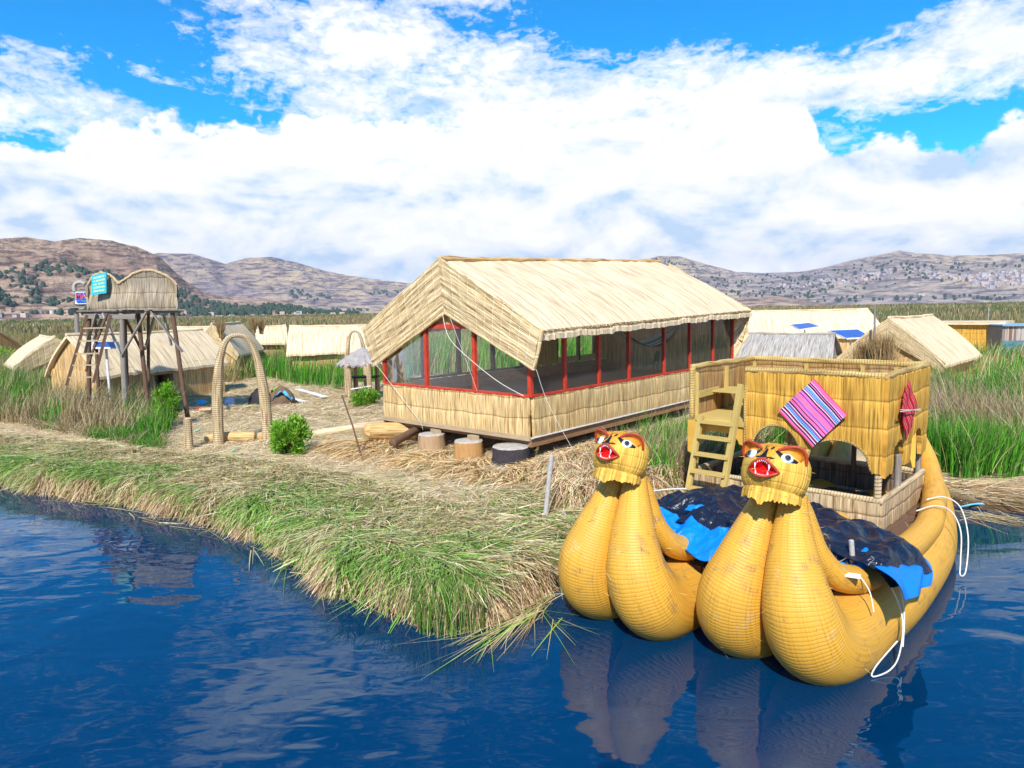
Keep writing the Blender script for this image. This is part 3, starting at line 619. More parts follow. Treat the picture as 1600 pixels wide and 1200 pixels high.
# ------------------------------------------------------------------ big pavilion (local X along the long side, Y towards the left wall)
PROT = math.atan2(PU[1], PU[0])
def PW(x, y, z): q = PAV + PU * x + PL * y; return np.array([q[0], q[1], z])
def pavilion():
    W, L = 5.9, 12.55; z0, z1, z2 = 1.2, 2.27, 4.0
    root = empty('pavilion', (PAV[0], PAV[1], 0), PROT, 'large reed pavilion with red window posts and a cream thatched roof', 'building')
    # floor frame
    mb = MB()
    mb.bar((-.08, -.02, z0 - .16), (L, -.02, z0 - .16), .1, .2); mb.bar((-.08, W, z0 - .16), (L, W, z0 - .16), .1, .2)
    for x in np.arange(.05, L, 1.55): mb.bar((x, 0.06, z0 - .13), (x, W - .06, z0 - .13), .1, .14)
    mb.build('floor_beam', M['beam'], root)
    mb = MB(); mb.bar((-.1, -.05, z0 - .03), (-.1, W + .05, z0 - .03), .07, .12); mb.build('edge_board', M['palewood'], root)
    mb = MB(); mb.bar((-.14, -.12, z0 - .005), (L, -.12, z0 - .005), .03, .03); mb.build('edge_strip', M['white'], root)
    mb = MB()
    for k in range(20): mb.box((L / 2, .16 + k * .294, 1.78), (L - .1, .285, .05))
    mb.build('floor', M['plankin'], root)
    # skirts
    mb = MB(); panel(mb, (-.07, W, z0), (-.07, 0, z0), (-.05, 0, z1 - .04), (-.05, W, z1 - .04), .07, .05, .018, .53, seed=1)
    mb.build('skirt', M['skirt'], root)
    mb = MB(); panel(mb, (0, -.07, z0), (L, -.07, z0), (L, -.05, z1 - .04), (0, -.05, z1 - .04), .07, .05, .018, .53, seed=2); mb.build('skirt', M['skirt'], root)
    mb = MB(); panel(mb, (L, W + .05, z0), (0, W + .05, z0), (0, W + .05, z1 - .04), (L, W + .05, z1 - .04), .07, .12, .015, .53, seed=3); mb.build('skirt', M['skirt'], root)
    mb = MB(); panel(mb, (L + .04, 0, z0), (L + .04, W, z0), (L + .04, W, z2), (L + .04, 0, z2), .07, .12, .015, 0, seed=4); mb.build('rear_wall', M['browmat'], root)
    mb = MB(); mb.box((L / 2, W - .03, (z0 + z1) / 2), (L, .04, z1 - z0 - .1)); mb.build('inner_boarding', M['plankin'], root)
    # red frame
    def post(x, y, m='red', w=.11, za=z1, zb=z2, nm='post'):
        q = MB(); q.box((x, y, (za + zb) / 2), (w, w, zb - za)); return q.build(nm, M[m], root)
    for x in (0, 1.457, 3.113, 4.776, 7.0, 8.865, 10.742, 12.5): post(x, 0)
    for y in (1.973, 3.942, W): post(0, y)
    for p, q in (((0, 0), (L, 0)), ((0, 0), (0, W))):
        b = MB(); b.bar((p[0] - (.02 if p[1] != q[1] else .06), p[1] - .03, z1), (q[0], q[1] - .03, z1), .13, .06); b.build('sill', M['red'], root)
        b = MB(); b.bar((p[0], p[1], z2 + .05), (q[0], q[1], z2 + .05), .12, .12); b.build('top_beam', M['red'], root)
    b = MB(); b.bar((0, W, z1 + .02), (L, W, z1 + .02), .1, .07); b.build('sill', M['darkred'], root)
    for x in (1.62, 3.25, 5.0, 6.65, 8.85, 10.4, 11.6): post(x, W, 'darkred', .13)
    # left wall mats further back and partition
    b = MB(); panel(b, (6.7, W - .06, z1), (8.8, W - .06, z1), (8.8, W - .06, z2 + .1), (6.7, W - .06, z2 + .1), .04, .1, .008, 0, seed=7); b.build('wall_mat', M['partition'], root)
    b = MB(); panel(b, (8.85, W - .05, z1), (11.7, W - .05, z1), (11.7, W - .05, 2.5), (8.85, W - .05, 2.5), .04, .12, .008, 0, seed=8); b.build('wall_mat', M['browmat'], root)
    b = MB(); panel(b, (11.72, W - .05, z1), (L, W - .05, z1), (L, W - .05, z2), (11.72, W - .05, z2), .04, .12, .008, 0, seed=9); b.build('wall_mat', M['browmat'], root)
    # window film, one pane a bay
    def pane(p, q):
        b = MB(); b.face([(p[0], p[1], z1 + .03), (q[0], q[1], z1 + .03), (q[0], q[1], z2), (p[0], p[1], z2)]); b.build('window_pane', M['glass'], root)
    xs = [0, 1.457, 3.113, 4.776, 7.0, 8.865, 10.742, 12.5]
    for a, c in zip(xs, xs[1:]): pane((a + .06, .0), (c - .06, .0))
    ys = [0, 1.973, 3.942, W]
    for a, c in zip(ys, ys[1:]): pane((0, a + .06), (0, c - .06))
    # gable fill
    b = MB(); b.face([(0.02, .1, z2 + .1), (0.02, W - .1, z2 + .1), (0.02, W / 2, 5.55)]); b.face([(0.06, .1, z2 + .1), (0.06, W / 2, 5.55), (0.06, W - .1, z2 + .1)]); b.build('gable_infill', M['partition'], root)
    b = MB(); b.face([(L, .0, z2), (L, W, z2), (L, W / 2, 5.9)]); b.face([(L + .05, .0, z2), (L + .05, W / 2, 5.9), (L + .05, W, z2)]); b.build('gable_infill', M['browmat'], root)
    for x in np.arange(.4, L, 1.7):
        b = MB(); b.bar((x, .0, 4.0), (x, W / 2, 5.75), .07, .09); b.bar((x, W, 4.0), (x, W / 2, 5.75), .07, .09); b.build('rafter', M['darkwood'], root)
    # roof slopes: reeds run down the slope
    xa, xb = -.28, L + .31; oy = .6
    eF, eR, rF, rR = 4.03, 4.36, 5.88, 6.33
    def slope(sgn):
        b = MB(); nu, nv = 150, 26; top = []; bot = []; UV = []
        for i in range(nu + 1):
            u = i / nu; x = xa + (xb - xa) * u; rx = -.28 + (L - .53 + .28) * u; a = []; c = []; w = []
            for j in range(nv + 1):
                v = j / nv       # 0 eave .. 1 ridge
                ye = -oy if sgn < 0 else W + oy
                p = np.array([x * (1 - v) + rx * v, ye * (1 - v) + (W / 2) * v, (eF + (eR - eF) * u) * (1 - v) + (rF + (rR - rF) * u) * v])
                p[2] += .10 * math.sin(math.pi * v) * (1) + .05 * (float(fbm(u * 22, v * 3 + 7, 3)) - .5) * 2 + .05 * (float(vnoise(u * 5, v * 1.5)) - .5) + .012 * float(vnoise(u * 70, v * 1.2)) - .16 * (1 - v) ** 7
                if j == 0: p[2] += random.uniform(-.02, .01); p[1] += sgn * random.uniform(-.01, .03)
                a.append(p); c.append(p - np.array([0, 0, .13])); w.append((u * L, v * 3.6))
            top.append(a); bot.append(c); UV.append(w)
        fl = sgn > 0
        b.grid(top, UV, True, flip=fl); b.grid(bot, UV, True, flip=not fl)
        b.grid([[t[0] for t in top], [t[0] for t in bot]], [[(w[0][0], 0) for w in UV], [(w[0][0], .1) for w in UV]], False, flip=not fl)
        b.grid([top[0], bot[0]], [UV[0]] * 2, False); b.grid([top[-1], bot[-1]], [UV[-1]] * 2, False)
        return b.build('roof_slope', M['roof'], root)
    slope(-1); slope(1)
    b = MB(); pts = [(-.3 + (L - .25) * t, W / 2, 5.91 + (6.35 - 5.91) * t + .02 * random.uniform(-1, 1)) for t in np.linspace(0, 1, 30)]; b.tube(pts, .075, 8, jit=.3); b.build('ridge_roll', M['hutwall'], root)
    # ragged eave reeds, right side and front
    n = 5200; u = RNG.random(n); x = xa + (xb - xa) * u; z = eF + (eR - eF) * u - .05 - RNG.random(n) * .11
    base = np.stack([x, np.full(n, -oy + .06), z], 1); d = np.stack([RNG.normal(0, .12, n), -np.ones(n), RNG.normal(-.55, .12, n)], 1)
    blades('eave_reeds', base, d, RNG.uniform(.02, .08, n), RNG.uniform(.012, .025, n), np.zeros((n, 3)), mixcol([(.40, .28, .14), (.25, .15, .07), (.12, .07, .03), (.55, .43, .26)], n), M['blade'], 1, parent=root)['kind'] = 'stuff'
    # gable bands hanging from the front edge
    def band(tA, tB, bB, bA, seed, nm='gable_band', mt='band'):
        b = MB(); nu, nv = 44, 72; F = []; K = []; UV = []
        tA, tB, bA, bB = [np.array(q, float) for q in (tA, tB, bA, bB)]
        nr = np.cross(tB - tA, bA - tA); nr /= np.linalg.norm(nr); Lw = np.linalg.norm(tB - tA)
        for i in range(nu + 1):
            u = i / nu; r = []; k = []; w = []
            for j in range(nv + 1):
                v = j / nv; p = (tA * (1 - u) + tB * u) * (1 - v) + (bA * (1 - u) + bB * u) * v
                dd = .03 * math.sin(v * math.pi) + .024 * (float(vnoise(v * 34 + seed * 9, u * 6)) - .5) + .03 * (float(vnoise(v * 14 + seed * 3, u * 3)) - .5) + .012 * abs(math.sin(u * Lw / .42 * math.pi))
                r.append(p + nr * (.05 + dd)); k.append(p - nr * .05); w.append((v * 1.5, u * Lw))
            F.append(r); K.append(k); UV.append(w)
        b.grid(F, UV, True, flip=True); b.grid(K, UV, True)
        b.grid([[r[-1] for r in F], [r[-1] for r in K]], [[w[-1] for w in UV]] * 2, False); b.grid([[r[0] for r in F], [r[0] for r in K]], [[w[0] for w in UV]] * 2, False)
        b.grid([F[0], K[0]], [UV[0]] * 2, False); b.grid([F[-1], K[-1]], [UV[-1]] * 2, False)
        return b.build(nm, M[mt], root)
    band((-.28, W / 2 + .02, 5.93), (-.28, W + .62, 3.99), (-.06, W + .42, 2.80), (-.10, W / 2 + .02, 4.45), 1)
    band((-.28, -.62, 4.0), (-.28, W / 2, 5.95), (-.10, W / 2, 4.45), (-.24, -.32, 3.0), 2)
    b = MB(); b.tube([(-.30, -.64, 3.98), (-.31, -.52, 3.45), (-.27, -.34, 2.99)], .05, 8); b.tube([(-.27, -.34, 2.99), (-.14, W / 2, 4.43)], .045, 8, cap=False); b.tube([(-.14, W / 2, 4.43), (-.1, W + .44, 2.79)], .045, 8, cap=False)
    b.tube([(-.33, W / 2, 5.98), (-.2, W / 2, 5.2), (-.13, W / 2, 4.42)], .04, 8, jit=.2); b.build('gable_cord', M['band'], root)
    band((L + .31, W / 2, 6.3), (L + .31, -.6, 4.33), (L + .12, -.35, 3.1), (L + .1, W / 2, 4.6), 3, 'rear_gable_band')
    b = MB(); q = []
    for k in range(9):
        t = k / 8; q.append([(L - .02 + .30 * t, -.02 - .5 * t, zz) for zz in np.linspace(z1 + .5 * (1 - t) * 0 + .1 + t * .9, 4.0 + .3 * t, 8)])
    b.grid(q, [[(t * .1, s * .2) for t in range(8)] for s in range(9)]); b.build('eave_side_mat', M['browmat'], root)
    return root
pav = pavilion()
def rope_thing(name, pts, r, label, cat='rope', group=None, mat='rope', sub=5):
    mb = MB(); mb.tube([np.array(p) - np.array(pts[0]) for p in pts], r, 6, sub=sub); o = mb.build(name, M[mat], loc=tuple(map(float, pts[0]))); tag(o, label, cat, group); return o
rope_thing('guy_rope', [PW(-.22, 6.1, 2.9), PW(-.3, 5.0, 2.1), PW(-.2, 4.15, 1.28), PW(-.14, 4.05, 1.0)], .007, 'white cord from the left roof corner down to the second stump from the left', 'rope')
rope_thing('guy_rope', [PW(-.2, 3.0, 4.4), PW(-.35, 2.6, 3.75), PW(-.3, 1.9, 3.2), PW(-.25, .9, 2.62), PW(-.16, .1, 2.28)], .009, 'thick white rope sagging across the front windows to the near corner post', 'rope')
rope_thing('guy_rope', [PW(-.2, 2.7, 4.3), PW(-.25, 2.45, 3.9), PW(-.2, 2.0, 2.9), PW(-.12, 1.8, 2.3)], .005, 'thin white cord hanging from the gable peak down the middle window', 'rope')
rope_thing('guy_rope', [PW(-.25, -.4, 3.0), PW(-.2, -.7, 2.2), PW(.0, -1.2, 1.2), PW(.1, -1.5, .75)], .005, 'thin cord from the right roof corner down to the straw beside the stumps', 'rope')
# ------------------------------------------------------------------ stumps
def stump(loc, r, h, mat, label, top='cutwood', lean=0, block=True, seed=0):
    root = empty('tree_stump', loc, 0, label, 'stump', 'stumps holding up the pavilion'); random.seed(seed)
    n = 26; rows = []; uv = []
    rad = [r * (1 + random.uniform(-.05, .05)) for _ in range(n)]
    for j in range(9):
        t = j / 8; rows.append([(math.cos(a) * rad[k] * (1.04 - .08 * t + random.uniform(-.025, .025)), math.sin(a) * rad[k] * (1.04 - .08 * t + random.uniform(-.025, .025)), -.1 + (h + .1) * t) for k, a in enumerate(np.arange(n) * 2 * math.pi / n)]); uv.append([(k / n * 2 * math.pi * r, h * t) for k in range(n + 1)])
    mb = MB(); mb.grid(rows, uv, wrap=True, flip=True); mb.build('bark', M[mat], root)
    mb = MB(); rim = rows[-1]; ins = [(x * .96, y * .96, h + .015 + random.uniform(0, .012)) for x, y, z in rim]; mid = [(x * .5, y * .5, h + .02) for x, y, z in rim]
    mb.grid([rim, ins, mid], wrap=True, flip=True, UV=[[(0, 0)] * (n + 1)] * 3); mb.face(mid, smooth=True); mb.build('cut_face', M[top], root)
    if block: mb = MB(); mb.box((.12, .12, h + .075), (.22, .3, .11), .5); mb.build('wedge_block', M['palewood'], root)
    return root
def stump_at(x, y, r, zt, *a, **k):
    q = PW(x, y, 0); zg = gh(q[0], q[1]) - .02; return stump((q[0], q[1], zg), r, zt - zg, *a, **k)
stump_at(-.40, .35, .50, .97, 'bark', 'black barked stump under the near corner of the pavilion', block=False, seed=3)
stump_at(-.34, 1.95, .42, .93, 'trunko', 'orange sided stump between the black stump and the plain brown stump', seed=4)
stump_at(-.26, 3.55, .40, .93, 'trunk', 'plain brown stump with a wood block on top, beside the dark log', seed=5)
stump_at(.9, 5.3, .42, .9, 'trunk', 'light stump far in under the left corner of the pavilion', block=False, seed=6)
random.seed(20)
mb = MB(); mb.tube([(0, -.75, 0), (0, 0, .04), (0, .85, .10)], .27, 16, jit=.03); o = mb.build('reed_log', M['cutwood'], loc=tuple(PW(-.2, 5.3, .80)), rz=PROT + 1.2); 
bpy.data.objects[o.name].data.materials[0] = M['hutwall']; tag(o, 'thick short reed bundle lying under the left end of the pavilion front', 'reed bundle')
q = PW(-.55, 4.35, .82); mb = MB(); mb.tube([(-.75, 0, -.05), (0, 0, 0.02), (.8, 0, .1)], .12, 12, jit=.03); o = mb.build('log', M['darkwood'], loc=tuple(q), rz=PROT + .35); tag(o, 'dark brown log poking out of the straw under the pavilion', 'log')
# chair and hanging cloth inside the pavilion
def chair():
    q = PW(10.5, 2.5, 1.81); root = empty('chair', tuple(q), PROT + 2.4, 'green plastic chair with an arched back inside the pavilion window', 'chair')
    mb = MB(); mb.grid([[(x, y, .45 - .02 * math.cos(x * 6)) for y in np.linspace(-.22, .22, 6)] for x in np.linspace(-.22, .24, 6)]); mb.grid([[(x, y, .42) for y in np.linspace(-.22, .22, 6)] for x in np.linspace(-.22, .24, 6)], flip=True)
    mb.grid([[(.24, y, .45) for y in (-.22, .22)], [(.24, y, .36) for y in (-.22, .22)]]); mb.build('seat', plain('turquoise_seat', (.02, .30, .32), .4, .1), root)
    mb = MB(); mb.tube([(-.24, -.2, .42), (-.28, -.21, .7), (-.31, -.17, .88), (-.32, 0, .95), (-.31, .17, .88), (-.28, .21, .7), (-.24, .2, .42)], .022, 8, sub=3)
    mb.grid([[(-.27 - .04 * t, y * (1 - .5 * max(0, t - .7)), .55 + .36 * t) for y in np.linspace(-.17, .17, 5)] for t in np.linspace(0, 1, 6)]); mb.build('backrest', M['green'], root)
    for sx, sy in ((-1, -1), (-1, 1), (1, -1), (1, 1)):
        mb = MB(); mb.tube([(.2 * sx, .19 * sy, .43), (.25 * sx, .22 * sy, 0)], .016, 8); mb.build('leg', M['green'], root)
chair()
def hammock():
    m, nt, bs = newmat('striped_hanging_cloth'); uv = nt.nodes.new('ShaderNodeUVMap').outputs[0]; s = nt.nodes.new('ShaderNodeSeparateXYZ'); nt.links.new(uv, s.inputs[0])
    r = ramp(nt, s.outputs[0], [(0, (.14, .05, .05)), (.12, (.04, .10, .14)), (.3, (.8, .85, .88)), (.38, (.02, .05, .10)), (.46, (.8, .85, .88)), (.54, (.06, .3, .42)), (.75, (.45, .58, .72)), (1, (.8, .85, .9))]); r.color_ramp.interpolation = 'CONSTANT'
    nt.links.new(r.outputs[0], bs.inputs['Base Color']); bs.inputs['Roughness'].default_value = .7
    A = PW(5.4, .7, 3.85); B = PW(10.4, 1.2, 3.85); rows = []; uvs = []
    for i in range(21):
        u = i / 20; r_ = []; w = []
        for j in range(9):
            v = j / 8; wd = .9 * math.sin(math.pi * u) ** .6
            p = A * (1 - u) + B * u; z = -1.35 * math.sin(math.pi * u) ** .8 * (.55 + .45 * v) + .25 * v * math.sin(math.pi * u)
            p = p + np.array([PL[0], PL[1], 0]) * (v - .3) * wd + np.array([0, 0, z * (1 - .5 * v)]) ; r_.append(p - A); w.append((v, u))
        rows.append(r_); uvs.append(w)
    mb = MB(); mb.grid(rows, uvs); o = mb.build('hammock', m, loc=tuple(A)); tag(o, 'blue and white striped hammock cloth slung under the pavilion roof', 'hammock')
hammock()
# ------------------------------------------------------------------ huts
def hut(label, x, y, yaw, L, w, ze, zr, name='reed_hut', roof='hutroof', wall='hutwall', z0=.45, oh=.35, ohx=.3, band=0, door=None, ri=(0, 0), group='reed huts of the village', roofth=.12, walls=True, name_cat='hut', seed=0):
    """corner (x,y) = near-left eave corner at wall line; X along ridge (azimuth yaw), Y to the left"""
    rz = math.pi / 2 - yaw; cx = x + math.sin(yaw) * L / 2 - math.cos(yaw) * w; cy = y + math.cos(yaw) * L / 2 + math.sin(yaw) * w
    root = empty(name, (cx, cy, z0), rz, label, name_cat, group); h = L / 2; W = w
    ze -= z0; zr -= z0
    ix, iy = h - ohx, W - oh
    zw = ze + (zr - ze) * (oh / W) - .08; zg = zw
    if walls:
        def wl(a, b, s, nm='wall'):
            mb = MB(); panel(mb, (*a, -.15), (*b, -.15), (*b, zw), (*a, zw), .06, .18, .02, 0, seed=seed + s); return mb.build(nm, M[wall], root)
        if door is None: wl((-ix, -iy), (ix, -iy), 1)
        else:
            d0, d1, dh = door
            wl((-ix, -iy), (d0, -iy), 1); wl((d1, -iy), (ix, -iy), 2)
            if dh < zw - .05:
                mb = MB(); panel(mb, (d0, -iy, dh), (d1, -iy, dh), (d1, -iy, zw), (d0, -iy, zw), .06, .18, .01, 0, seed=seed); mb.build('wall', M[wall], root)
            mb = MB(); mb.box((d0, -iy - .04, dh / 2), (.09, .09, dh)); mb.box((d1, -iy - .04, dh / 2), (.09, .09, dh)); mb.box(((d0 + d1) / 2, -iy - .04, dh + .04), (d1 - d0 + .15, .09, .08)); mb.build('door_frame', M['trunk'], root)
            mb = MB(); panel(mb, (d1 - .02, -iy + .05, 0), (d1 + .05, -iy + .75, 0), (d1 + .05, -iy + .75, dh), (d1 - .02, -iy + .05, dh), .04, .1, .01, 0, seed=5); mb.build('door', M['hutwall'], root)
        wl((ix, iy), (-ix, iy), 3); wl((-ix, iy), (-ix, -iy), 4); wl((ix, -iy), (ix, iy), 5)
        for sx in (-1, 1):
            mb = MB(); g = [(sx * ix, -iy, zw), (sx * ix, iy, zw), (sx * ix, 0, zr - .12)]; mb.face(g if sx > 0 else g[::-1]); mb.build('gable', M[wall], root)
    for sg in (-1, 1):
        mb = MB(); nu, nv = max(8, int(L / .22)), 12; T = []; Bt = []; UV = []
        for i in range(nu + 1):
            u = i / nu; a = []; c = []; q = []
            for j in range(nv + 1):
                v = j / nv; xx = (-h + L * u) * (1 - v) + (-h + ri[0] + (L - ri[0] - ri[1]) * u) * v
                p = np.array([xx, sg * W * (1 - v), ze + (zr - ze) * v + .10 * math.sin(math.pi * v) + .07 * (float(fbm(u * L * .8 + seed, v * 2, 3)) - .5) + .03 * (float(vnoise(u * L * 5 + seed, v * 3)) - .5) - .12 * (1 - v) ** 6 - .05 * math.sin(math.pi * u) * v])
                if j == 0: p[2] += random.uniform(-.03, .03)
                a.append(p); c.append(p - np.array([0, 0, roofth])); q.append((u * L + seed, v * W * 1.2))
            T.append(a); Bt.append(c); UV.append(q)
        fl = sg > 0
        mb.grid(T, UV, flip=fl); mb.grid(Bt, UV, flip=not fl)
        mb.grid([[t[0] for t in T], [t[0] for t in Bt]], [[r[0] for r in UV]] * 2, False, flip=not fl); mb.grid([T[0], Bt[0]], [UV[0]] * 2, False); mb.grid([T[-1], Bt[-1]], [UV[-1]] * 2, False)
        mb.build('roof_slope', M[roof], root)
    mb = MB(); mb.tube([(-h + ri[0] + (L - ri[0] - ri[1]) * t, 0, zr - .05 * math.sin(math.pi * t) + random.uniform(-.01, .02)) for t in np.linspace(0, 1, 12)], .08, 7, jit=.15); mb.build('ridge_roll', M[roof], root)
    if band:
        for sx in ((-1, 1) if band == 2 else ((-1,) if band < 0 else (1,))):
            for sg in (-1, 1):
                mb = MB(); xo = sx * (h - .02); xi = sx * (h - .16)
                rx = (sx * h - sx * (ri[0] if sx < 0 else ri[1]))
                a = [(xo, sg * W, ze), (rx, 0, zr), (rx - sx * .12, 0, zr - 1.15), (xi, sg * (W - .15), ze - .5)]
                if sx * sg > 0: panel(mb, a[2], a[1], a[0], a[3], .06, .12, .03, 0, seed=seed)
                else: panel(mb, a[1], a[2], a[3], a[0], .06, .12, .03, 0, seed=seed)
                mb.build('gable_band', M['band'], root)
    return root
hut('wide reed hut with a dark doorway and cream roof behind the watchtower legs', -17.3, 28.33, .40, 7.2, 1.35 + .3, 2.16, 3.75, door=(-.8, .3, 1.35), seed=1, oh=.2, ohx=.2)
hut('small tan hut at the left edge with its gable facing the watchtower', -29.6, 39.75, 2.43, 5.6, 1.9, 2.0, 3.45, band=1, seed=2, roof='hutroof')
hut('cream hut cut by the left edge of the picture, beyond the tan hut', -48.5, 53.5, 1.7, 7.0, 2.6, 1.9, 3.6, seed=3)
hut('steep tan hut with reed bundles on its ridge, seen through the big arch', -16.9, 42.3, -.1, 6.0, 1.5, 2.1, 3.95, band=2, seed=4)
hut('small hut with cream roof just right of the steep tan hut', -18.3, 49.0, 1.2, 2.2, 1.3, 2.5, 3.6, seed=5)
hut('long low hut with an even cream roof left of the pavilion', -13.43, 40.71, 1.38, 6.4, 2.2, 2.21, 3.69, seed=6)
hut('hut roof peeping over the wide hut behind the watchtower', -24.0, 48.0, 1.3, 4.2, 1.8, 2.4, 3.65, seed=7)
hut('long cream hut with a rounded end behind the right end of the pavilion', 17.5, 50.5, 1.72, 9.6, 1.9, 2.2, 4.05, seed=8, ri=(0, .7), ohx=.5)
hut('silvery grey weathered hut standing just behind the boat cabin', 11.32, 34.34, 2.14, 4.43, 2.27, 1.7, 3.01, roof='grey', wall='grey', seed=9, ri=(0, .2))
hut('broad cream hut with a reed gable screen in front of the yellow hall', 20.28, 31.77, .77, 8.3, 2.5, 1.63, 3.75, band=-1, seed=10, roof='roof')
# reed finials tufts on the steep hut
def tuft(loc, label, h=1.0, n=260, s=.16, cat='reed tuft', grp='reed tufts on the steep hut'):
    b = np.array(loc) * 0 + RNG.normal(0, s * .3, (n, 3)) * [1, 1, .2]; d = np.stack([RNG.normal(0, .16, n), RNG.normal(0, .16, n), np.ones(n)], 1)
    o = blades('reed_tuft', b, d, RNG.uniform(.5, 1, n) * h, RNG.uniform(.02, .04, n), RNG.normal(0, .08, (n, 3)), mixcol([(.4, .27, .12), (.5, .36, .18), (.25, .15, .06)], n), M['blade'], 2)
    o.location = loc; tag(o, label, cat, grp); return o
tuft(atY(346, 528, 42.0), 'brown reed tuft standing at the near gable of the steep hut', 1.3)
tuft(atY(397, 520, 46.0), 'brown reed tuft at the far gable of the steep hut', 1.2)
tuft(atY(409, 522, 46.6), 'brown reed tuft between the steep hut and its small neighbour', 1.2)
# ------------------------------------------------------------------ yellow hall + tin shed on the right
def hall():
    a = atY(1462, 505, 55.0); b = atY(1566, 507, 52.0); r = empty('yellow_hall', (a[0], a[1], .4), math.atan2(b[1] - a[1], b[0] - a[0]), 'long yellow reed walled hall with a flat pale roof edge beyond the huts', 'building')
    L = math.hypot(b[0] - a[0], b[1] - a[1]); H = a[2] - .4
    mb = MB(); panel(mb, (0, 0, -.2), (L, 0, -.2), (L, 0, H - .12), (0, 0, H - .12), .1, .2, .02, 1.5, seed=4); panel(mb, (L, 0, -.2), (L, 4, -.2), (L, 4, H - .12), (L, 0, H - .12), .1, .2, .02, 1.5, seed=4); panel(mb, (0, 4, -.2), (0, 0, -.2), (0, 0, H - .12), (0, 4, H - .12), .1, .2, .02, 1.5, seed=4); mb.build('wall', M['gold'], r)
    mb = MB(); mb.box((L / 2, 1.9, H), (L + .5, 4.6, .22)); mb.build('roof', M['hutroof'], r)
    mb = MB(); mb.box((L - .08, -.1, H / 2 - .1), (.1, .08, H)); mb.build('corner_post', M['white'], r)
    a = atY(1568, 508, 50.5); b = atY(1640, 508, 50.0); r = empty('tin_shed', (a[0], a[1], .4), math.atan2(b[1] - a[1], b[0] - a[0]), 'shed of blue and rusty corrugated sheets at the right edge', 'shed'); L = math.hypot(b[0] - a[0], b[1] - a[1]); H = a[2] - .4
    def corr(x0, x1, z0, z1, y, m, n): mb = MB(); mb.grid([[(x0 + (x1 - x0) * k / (n * 4), y - .03 * math.sin(k * math.pi / 2), z) for k in range(n * 4 + 1)] for z in (z0, z1)]); mb.grid([[(x0 + (x1 - x0) * k / (n * 4), y + .01 - .03 * math.sin(k * math.pi / 2), z) for k in range(n * 4 + 1)] for z in (z0, z1)], flip=True); return mb.build('wall_sheet', m, r)
    corr(0, L, -.2, H * .5, 0, plain('blue_tin', (.12, .27, .33), .4, .4, 2, .3), 24)
    m, nt, bs = newmat('rusty_stripes'); g = nt.nodes.new('ShaderNodeTexCoord').outputs['Object']; nt.links.new(ramp(nt, noise(nt, mapping(nt, g, (3, .1, .05)), 1, 2), [(.4, (.12, .05, .04)), (.5, (.45, .42, .38)), (.6, (.22, .09, .05))]).outputs[0], bs.inputs['Base Color'])
    corr(0, L, H * .5, H - .1, .03, m, 12)
    mb = MB(); mb.box((L / 2, 1.5, H - .02), (L + .3, 3.4, .1)); mb.build('roof_sheet', plain('blue_roof', (.16, .36, .60), .4, .15), r)
    mb = MB(); panel(mb, (0, 3.1, -.2), (0, 0.05, -.2), (0, 0.05, H - .12), (0, 3.1, H - .12), .05, .3, .01, 0); mb.build('side_wall', M['greywood'], r)
hall()
